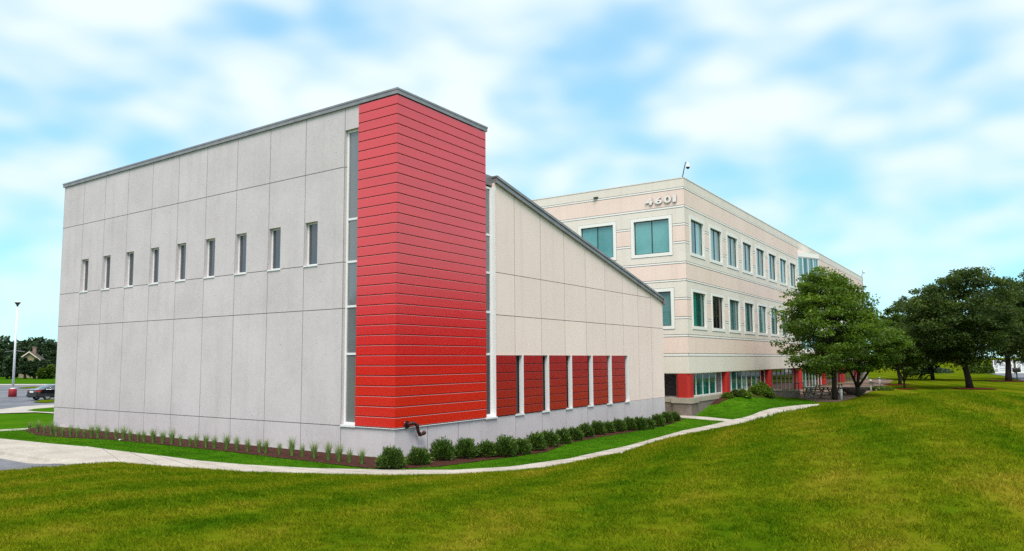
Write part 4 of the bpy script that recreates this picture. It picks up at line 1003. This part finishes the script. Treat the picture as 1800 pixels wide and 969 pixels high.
# waste container and entrance rail
p=put(1424,699.5); t=empty('waste_bin',p); tag(t,'small pale bin standing at the end of the nearest picnic table','bin')
mb=MB(); mb.lathe([(0,0),(.22,0),(.25,.62),(.27,.63),(.27,.68),(.22,.76),(.08,.80),(0,.80)],seg=18); mb.build('drum',M['white'],t)
p=put(1404,697); t=empty('entrance_rail',p,0); tag(t,'low dark steel railing in front of the office entrance','railing')
mb=MB(); mb.tube([(-1.3,0,.95),(1.6,0,.95)],.03,8); mb.tube([(-1.3,0,.5),(1.6,0,.5)],.02,8); mb.build('rail',M['dark'],t)
for x in (-1.3,.1,1.6):
    mb=MB(); mb.tube([(x,0,0),(x,0,.95)],.028,8); mb.build('post',M['dark'],t)
# low retaining wall beside the entrance
w0=put(1348,692.5); w1=put(1407,699.5)
t=empty('retaining_wall',w0); tag(t,'low brown brick retaining wall edging the entrance court','wall')
dv=(w1-w0); dv.z=0; dl=dv.length; dv.normalize(); nn=Vector((-dv.y,dv.x,0))
mb=MB(); mb.prism([(0,0,-.3),tuple(dv*dl+Vector((0,0,-.3))),tuple(dv*dl+nn*.3+Vector((0,0,-.3))),tuple(nn*.3+Vector((0,0,-.3)))],(0,0,.50)); mb.build('masonry',M['stone'],t)
mb=MB(); e=nn*-.04; mb.prism([tuple(e+Vector((0,0,.20))),tuple(dv*dl*.45+e+Vector((0,0,.20))),tuple(dv*dl*.45+nn*.36+Vector((0,0,.20))),tuple(nn*.36+Vector((0,0,.20)))],(0,0,.08)); mb.build('coping',M['cap'],t)
# roadside sign boards
D=121; x,y=gpos(1764,D); t=empty('sign_board',(x,y,0.0)); 
def signboard(px0,px1,D,label,frac):
    xa,ya=gpos(px0,D); xb,yb=gpos(px1,D); L=math.dist((xa,ya),(xb,yb)); t=empty('sign_board',((xa+xb)/2,(ya+yb)/2,0.1),math.atan2(yb-ya,xb-xa)); tag(t,label,'sign','white roadside sign boards')
    zb_=EYE-(657.5-628.5)/1287*D-0.1; h=2.2
    mb=MB(); mb.box((-L/2,-.05,zb_),(L/2,.05,zb_+h)); mb.build('panel',M['frost'],t)
    mb=MB(); mb.box((-L/2-.02,-.07,zb_-.10),(L/2+.02,.07,zb_)); mb.box((-L/2-.10,-.07,zb_-.1),(-L/2-.02,.07,zb_+h)); mb.box((L/2+.02,-.07,zb_-.1),(L/2+.10,.07,zb_+h)); mb.build('frame',mat('maroon frame',(0.12,.02,.03),.5),t)
    mb=MB(); rnd=random.Random(px0)
    for r_ in range(4):
        z=zb_+.52+r_*.26 if r_ else zb_+.5; x=-L/2+1.05
        z=zb_+[.5,.78,1.05,1.30][r_]; hgt=[.10,.10,.10,.20][r_]
        while x<L/2-.25:
            w_=rnd.uniform(.05,.13)*(1.6 if r_==3 else 1); mb.box((x,-.062,z),(x+w_,-.0515,z+hgt*rnd.choice([1,1,.8]))); x+=w_+rnd.choice([.03,.03,.10])
    mb.build('lettering',mat('sign ink',(.16,.14,.18),.6),t)
    mb=MB()
    for cz,rr_ in ((zb_+.55,.26),(zb_+1.22,.28)):
        for k in range(24):
            a0_,a1_=2*math.pi*k/24,2*math.pi*(k+1)/24; ri=rr_*.72
            mb.quad(*[(-L/2+.55+q[0]*math.cos(q[1]),-.0535,cz+q[0]*math.sin(q[1])) for q in ((ri,a0_),(rr_,a0_),(rr_,a1_),(ri,a1_))])
        mb.box((-L/2+.55-rr_*.3,-.06,cz-rr_*.3),(-L/2+.55+rr_*.3,-.0515,cz+rr_*.3))
    mb.build('emblem',mat('emblem ink',(.03,.03,.05),.6),t)
    mb=MB(); 
    for xx in (-L/2+.3,L/2-.3): mb.box((xx-.08,-.1,-.3),(xx+.08,.1,zb_-.1))
    mb.build('post',M['dark'],t)
bpy.data.objects.remove(t)
signboard(1745,1781,D,'white sign board with two round emblems and lines of text beside the shrubs',1)
signboard(1785,1840,D,'wider white sign board cut off by the edge, behind the dark tree',1)
p=put(1788,668); t=empty('mailbox',p); tag(t,'small dark box on a post beside the drive near the sign boards','mailbox')
mb=MB(); mb.box((-.25,-.4,.9),(.25,.4,1.25)); mb.prism([(-.25,-.4,1.25),(.25,-.4,1.25),(.18,-.4,1.36),(0,-.4,1.42),(-.18,-.4,1.36)],(0,.8,0)); mb.build('box',M['dark'],t)
mb=MB(); mb.box((-.06,-.06,-.1),(.06,.06,.9)); mb.build('post',M['dark'],t)
# light pole on the car park
D=77; x,y=gpos(25,D); zg=float(zs(x,y)); t=empty('lamp_post',(x,y,zg)); tag(t,'tall white lamp post on a red concrete base in the car park','lamp post')
mb=MB(); mb.lathe([(0,-.1),(.38,-.1),(.38,.80),(.34,.86),(0,.86)],seg=20); mb.build('base',mat('red painted concrete',(.30,.012,.02),.6),t)
mb=MB(); mb.tube([(0,0,.86),(0,0,9.55)],[.13,.07],14); mb.lathe([(0,.86),(.24,.86),(.24,.93),(.17,.98)],seg=16); mb.build('pole',M['white'],t)
ex,ey=Rv.x,Rv.y
mb=MB(); mb.tube([(-ex*1.0,-ey*1.0,4.75),(0,0,4.85),(ex*1.05,ey*1.05,4.75)],.028,6); mb.build('cross_arm',M['coping'],t)
mb=MB(); mb.lathe([(.07,9.5),(.10,9.66),(.27,9.90),(.29,9.95)],seg=18); mb.build('lamp_housing',M['dark'],t)
mb=MB(); mb.lathe([(.29,9.951),(.29,9.99),(.24,10.05),(0,10.10)],seg=18); mb.build('lamp_cap',M['white'],t)
# gabled house beyond the wood edge
D=174; x,y=gpos(51,D); t=empty('house',(x,y,-.7),HEAD+R(20)); tag(t,'house with a cream trimmed gable and chimney among the far trees','house')
zp=EYE+(640.5-622)/1287*D+.7
mb=MB(); hw=2.0; mb.box((-.0,-hw,0),(4,hw,zp-1.6)); mb.prism([(0,-hw,zp-1.6),(0,hw,zp-1.6),(0,0,zp)],(4,0,0)); mb.build('wall',mat('tan siding',(.30,.24,.14),.8),t)
mb=MB()
for s in (-1,1): mb.prism([(-.5,s*(hw+.4),zp-1.9),(-.5,s*(hw+.4),zp-1.65),(-.5,0,zp+.28),(-.5,0,zp+.02)],(4.8,0,0))
mb.build('roof',mat('brown shingles',(.10,.075,.06),.9),t)
mb=MB()
for s in (-1,1): mb.prism([(-.56,s*(hw+.4),zp-1.98),(-.56,s*(hw+.4),zp-1.70),(-.56,0,zp+.25),(-.56,0,zp-.05)],(.05,0,0))
mb.build('gable_trim',mat('cream trim',(.7,.6,.45),.6),t)
mb=MB(); mb.box((1.2,-1.0,zp-.9),(2.0,-.3,zp+1.15)); mb.box((1.1,-1.1,zp+1.15),(2.1,-.2,zp+1.35)); mb.build('chimney',mat('chimney brick',(.26,.17,.14),.9),t)
mb=MB(); mb.box((-.03,-.5,zp-2.9),(0,.5,zp-1.9)); mb.build('window',M['glass_dark'],t)
# ---- black saloon car, built along +x, wheels on z=0
D=69; x,y=gpos(70,D); zg=float(zs(x,y))+.03
car=empty('parked_car'); tag(car,'black saloon car parked with its tail lights and alloy wheel showing beside the annex','car')
st=[ # x, half width, z bottom, z belt, roof half width, z roof
(-2.38,.70,.42,.78,.60,.80),(-2.33,.80,.30,.98,.66,1.00),(-2.10,.86,.26,1.04,.68,1.06),(-1.75,.89,.24,1.04,.66,1.08),(-1.35,.91,.22,1.02,.62,1.24),(-.75,.915,.22,.98,.60,1.42),(-.1,.92,.22,.96,.60,1.46),(.5,.915,.22,.95,.59,1.41),(1.05,.91,.22,.95,.60,1.15),(1.35,.90,.24,.94,.64,.97),(1.9,.87,.26,.86,.62,.89),(2.25,.80,.30,.72,.55,.76),(2.40,.66,.40,.58,.45,.62)]
def ringc(s):
    x_,w_,zb_,zm,wr_,zr=s
    return [(x_,w_*.86,zb_),(x_,w_,zb_+.14),(x_,w_*1.005,(zb_+zm)/2),(x_,w_*.975,zm),(x_,(w_*.97+wr_)/2+.02,zm+(zr-zm)*.52),(x_,wr_+.03,zm+(zr-zm)*.92),(x_,wr_*.6,zr),(x_,0,zr+.015)]
mb=MB(); rings=[]
for s in st:
    r_=ringc(s); rings.append(r_+[(a,-b_,c) for a,b_,c in reversed(r_[:-1])])
GLS=MB()
for i in range(len(rings)-1):
    for k in range(14):
        a,b_,c,d=rings[i][k],rings[i+1][k],rings[i+1][k+1],rings[i][k+1]
        isg=False
        if k in (3,4,9,10) and 4<=i<=7: isg=True
        if k in (5,6,7,8) and (i in (3,4) or i in (7,8)): isg=True
        if isg: GLS.quad(a,b_,c,d,0,True)
        else: mb.quad(a,b_,c,d,0,True)
mb.poly(rings[0]); mb.poly(list(reversed(rings[-1])))
paint=mat('black car paint',(.008,.008,.010),.12,.6); paint.node_tree.nodes['Principled BSDF'].inputs['Coat Weight'].default_value=1
mb.build('body',paint,car); GLS.build('car_glass',glass('car glass',(.05,.055,.06),.03,.6,1.8),car)
mb=MB()
for s in (-1,1):
    zz_=[(-1.42,.99),(-.78,1.36),(-.1,1.405),(.5,1.36),(1.02,1.08)]
    mb.tube([(a,s*(.66 if j in(1,2,3) else .78),c+.02) for j,(a,c) in enumerate(zz_)],.018,6)
    mb.tube([(-1.6,s*.90,1.02),(-.1,s*.905,.985),(1.2,s*.90,.965)],.014,6)
mb.build('chrome_trim',mat('chrome',(.75,.75,.75),.15,.5,1.0),car)
for sx in (-1.42,1.38):
    for s in (-1,1):
        wz=MB(); c=Vector((sx,s*.80,.33)); 
        prof=[(.20,-.11),(.30,-.115),(.325,-.09),(.33,0),(.325,.09),(.30,.115),(.20,.11)]
        n=28; 
        for (r0,y0),(r1,y1) in zip(prof[:-1],prof[1:]):
            for k in range(n):
                q0,q1=2*math.pi*k/n,2*math.pi*(k+1)/n
                wz.quad(*[(c.x+rr_*math.cos(q),c.y+yy,c.z+rr_*math.sin(q)) for rr_,yy,q in ((r0,y0,q0),(r0,y0,q1),(r1,y1,q1),(r1,y1,q0))],0,True)
        tw=wz.build('wheel',mat('tyre rubber',(.02,.02,.02),.8),car)
        rm=MB(); yo=c.y+s*.105
        for k in range(10):
            q=2*math.pi*k/10; dq=.16
            rm.prism([(c.x+.04*math.cos(q-.6),yo-s*.02,c.z+.04*math.sin(q-.6)),(c.x+.225*math.cos(q-dq),yo,c.z+.225*math.sin(q-dq)),(c.x+.225*math.cos(q+dq),yo,c.z+.225*math.sin(q+dq)),(c.x+.04*math.cos(q+.6),yo-s*.02,c.z+.04*math.sin(q+.6))],(0,-s*.03,0))
        for k in range(28):
            q0,q1=2*math.pi*k/28,2*math.pi*(k+1)/28; rm.prism([(c.x+.215*math.cos(q0),yo,c.z+.215*math.sin(q0)),(c.x+.245*math.cos(q0),yo,c.z+.245*math.sin(q0)),(c.x+.245*math.cos(q1),yo,c.z+.245*math.sin(q1)),(c.x+.215*math.cos(q1),yo,c.z+.215*math.sin(q1))],(0,-s*.05,0))
        rm.build('rim',mat('alloy rim',(.7,.7,.7),.3,.5,.6),tw)
for s in (-1,1):
    mb=MB(); mb.prism([(-2.36,s*.50,.80),(-2.30,s*.82,.80),(-2.0,s*.895,.90),(-2.08,s*.88,1.0),(-2.335,s*.78,.985),(-2.37,s*.52,.955)],(-.03,s*.02,0)); mb.build('tail_light',mat('tail light lens',(.45,.02,.02),.15,.6),car)
    mb=MB(); mb.prism([(.95,s*.93,.98),(1.15,s*.93,.98),(1.13,s*1.05,1.10),(.97,s*1.05,1.10)],(0,0,-.02)); mb.box((.95,s*.93,.97),(1.12,s*1.06,1.10)); mb.build('mirror',paint,car)
mb=MB(); mb.box((-2.415,-.26,.74),(-2.39,.26,.88)); mb.build('number_plate',M['white'],car)
mb=MB(); mb.box((-2.43,-.74,.36),(-2.34,.74,.52)); mb.build('bumper',M['dark'],car)
rz=R(9); rr0=Vector((-2.3,-.85,0)); rr0.rotate(Matrix.Rotation(rz,3,'Z'))
car.location=(x-rr0.x,y-rr0.y,zg); car.rotation_euler=(0,0,rz)
# stray paper scraps lying in the lawn
for i,(px,py,lab) in enumerate(((1092,803,'white paper scrap in the lawn beside the middle of the walk'),(1222,729,'white paper scrap on the lawn near the office base'),(211,776,'white paper scrap at the edge of the mulch bed'))):
    p=gz(px,py); p.z=max(Hs(p.x,p.y),float(zs(p.x,p.y)))+.05; mb=MB(); rnd=random.Random(i)
    mb.poly([(-.11,-.07,0),(.02,-.09,.03),(.12,-.03,.01),(.10,.08,.04),(-.02,.06,0),(-.10,.07,.03)]); mb.poly([(-.05,-.03,.05),(.06,-.05,.08),(.07,.05,.06),(-.04,.04,.07)])
    o=mb.build('paper_scrap',M['white']); o.location=p; o.scale=(.6,.6,.6); tag(o,lab,'litter','paper scraps in the grass')

# ------------------------------------------------------------------ grass blades
def grass(name,pts,mt,seed,bl=0.055,rad=0.13,nb=40,sc=None,wd=0.0038):
    """one mesh: a tuft plus loose points; a geometry-nodes modifier instances the tuft on the points"""
    rng=np.random.default_rng(seed); V=[];F=[];T=[]
    for k in range(nb):
        a=rng.uniform(0,6.28); r0=rad*math.sqrt(rng.uniform()); b0=np.array([math.cos(a)*r0,math.sin(a)*r0,-.01]); h=bl*rng.uniform(.5,1.25)
        d=rng.normal(size=3)*.45; d[2]=1; d/=np.linalg.norm(d); q=rng.uniform(0,6.28); s=np.array([math.cos(q),math.sin(q),0])*wd*rng.uniform(.7,1.3); n0=len(V)
        mid=b0+d*h*.55; tip=b0+d*h+rng.normal(0,.012,3)*[1,1,.2]
        V+=[b0-s,b0+s,mid+s*.8,mid-s*.8,tip]; F+=[(n0,n0+1,n0+2,n0+3)]; F.append((n0+3,n0+2,n0+4,n0+4)); T+=[rng.uniform(0,1)]*2
    F=[f if f[2]!=f[3] else f[:3] for f in F]
    nv=len(V); me=bpy.data.meshes.new(name); me.from_pydata([tuple(v) for v in V]+[tuple(p) for p in pts],[],F)
    a=me.attributes.new('tone','FLOAT','FACE'); a.data.foreach_set('value',np.array(T,np.float32))
    n=len(pts); isp=np.r_[np.zeros(nv),np.ones(n)].astype(np.float32)
    a=me.attributes.new('is_point','FLOAT','POINT'); a.data.foreach_set('value',isp)
    rz_=np.r_[np.zeros(nv),rng.uniform(0,6.28,n)].astype(np.float32); a=me.attributes.new('rz','FLOAT','POINT'); a.data.foreach_set('value',rz_)
    sc_=np.r_[np.ones(nv),(sc if sc is not None else np.ones(n))*rng.uniform(.75,1.25,n)].astype(np.float32); a=me.attributes.new('sc','FLOAT','POINT'); a.data.foreach_set('value',sc_)
    me.materials.append(mt); o=bpy.data.objects.new(name,me); C.objects.link(o); tag(o,kind='stuff')
    ng=bpy.data.node_groups.new('scatter','GeometryNodeTree'); ng.interface.new_socket('Geometry',in_out='INPUT',socket_type='NodeSocketGeometry'); ng.interface.new_socket('Geometry',in_out='OUTPUT',socket_type='NodeSocketGeometry')
    n_=ng.nodes; gi=n_.new('NodeGroupInput'); go_=n_.new('NodeGroupOutput')
    def na(nm): q=n_.new('GeometryNodeInputNamedAttribute'); q.data_type='FLOAT'; q.inputs[0].default_value=nm; return q.outputs[0]
    cmp=n_.new('FunctionNodeCompare'); cmp.data_type='FLOAT'; cmp.operation='GREATER_THAN'; ng.links.new(na('is_point'),cmp.inputs[0]); cmp.inputs[1].default_value=0.5
    sp=n_.new('GeometryNodeSeparateGeometry'); sp.domain='POINT'; ng.links.new(gi.outputs[0],sp.inputs[0]); ng.links.new(cmp.outputs[0],sp.inputs[1])
    io=n_.new('GeometryNodeInstanceOnPoints'); ng.links.new(sp.outputs[0],io.inputs['Points']); ng.links.new(sp.outputs[1],io.inputs['Instance'])
    cb=n_.new('ShaderNodeCombineXYZ'); ng.links.new(na('rz'),cb.inputs[2]); ng.links.new(cb.outputs[0],io.inputs['Rotation'])
    cs=n_.new('ShaderNodeCombineXYZ'); 
    for k in range(3): ng.links.new(na('sc'),cs.inputs[k])
    ng.links.new(cs.outputs[0],io.inputs['Scale']); ng.links.new(io.outputs[0],go_.inputs[0])
    md=o.modifiers.new('scatter','NODES'); md.node_group=ng
    return o
rng=np.random.default_rng(7)
def scatter_near():
    P=[];S=[]
    for D0,D1,dens,s in ((3.0,4.8,30,1.0),(4.8,9,46,1.0),(9,15,30,1.15),(15,24,15,1.5),(24,52,6,1.9)):
        u0,u1=-1.15,1.15; area_=(u1-u0)*(D1**2-D0**2)/2; n=int(area_*dens*1.35)
        D=np.sqrt(rng.uniform(D0**2,D1**2,n)); u=rng.uniform(u0,u1,n); De=np.interp(u,eu,eD)-0.12
        ok=(D<De); D,u=D[ok],u[ok]
        x=hx*D+hy*u*D; y=hy*D-hx*u*D; z=H(x,y)
        dd=(x-K0[0])*kn[0]+(y-K0[1])*kn[1]
        P.append(np.c_[x,y,z]); S.append(np.full(len(x),s))
    return np.concatenate(P),np.concatenate(S)
P,S=scatter_near()
grass('grass',P,M['lawnb'],3,sc=S)
# ragged fringe where the lawn meets the walk
fr=[]
eP=np.array([(q.x,q.y) for q in nearp]); dq=resamp([Vector(p) for p in eP],5200)
dirs=np.gradient(dq,axis=0); dirs/=np.linalg.norm(dirs,axis=1)[:,None]; nrm=np.c_[dirs[:,1],-dirs[:,0]]
sgn=np.sign((np.array([0,0])-dq)@np.array([1,0])) 
tocam=-dq/np.linalg.norm(dq,axis=1)[:,None]; nrm*=np.sign((nrm*tocam).sum(1))[:,None]
o_=rng.uniform(0.10,0.42,len(dq)); q=dq+nrm*o_[:,None]; fr=np.c_[q,H(q[:,0],q[:,1])]
grass('grass',fr,M['lawnb'],4,bl=0.075,rad=.08,nb=30)
def scatter_poly(poly,dens,excl=(),off=.014):
    pa=np.array(poly); lo,hi=pa.min(0),pa.max(0); n=int((hi-lo).prod()*dens); x=rng.uniform(lo[0],hi[0],n); y=rng.uniform(lo[1],hi[1],n)
    ok=inpoly(x,y,poly)
    for e in excl: ok&=~inpoly(x,y,e)
    x,y=x[ok],y[ok]; return np.c_[x,y,zs(x,y)+off]
walk_poly=[(p.x,p.y) for p in farp]+[(p.x,p.y) for p in near_l[::-1]]
box1=[(X0-.05,Y0-.05),(X0+21,Y0-.05),(X0+21,40),(X0-.05,40)]
q1=scatter_poly(sod_poly,26,(bed_poly,walk_poly,box1,[(XB-.3,YB-.3),(60,YB-.3),(60,30),(XB-.3,30)],[(p.x,p.y) for p in sp_a]+[(p.x,p.y) for p in sp_b[::-1]]))
q2=scatter_poly([(p.x,p.y) for p in (at(-60,746,2,0),at(0,759.6,2,0),at(88,754.1,2,0),at(60,757,2,0),Vector((14.8,30)),Vector((12.8,30)),ap_far[3],ap_far[2],at(-60,768,2,0))],20,(bed_poly,))
grass('grass',np.concatenate([q1,q2]),M['sodb'],5,bl=0.038,sc=np.full(len(q1)+len(q2),1.3))
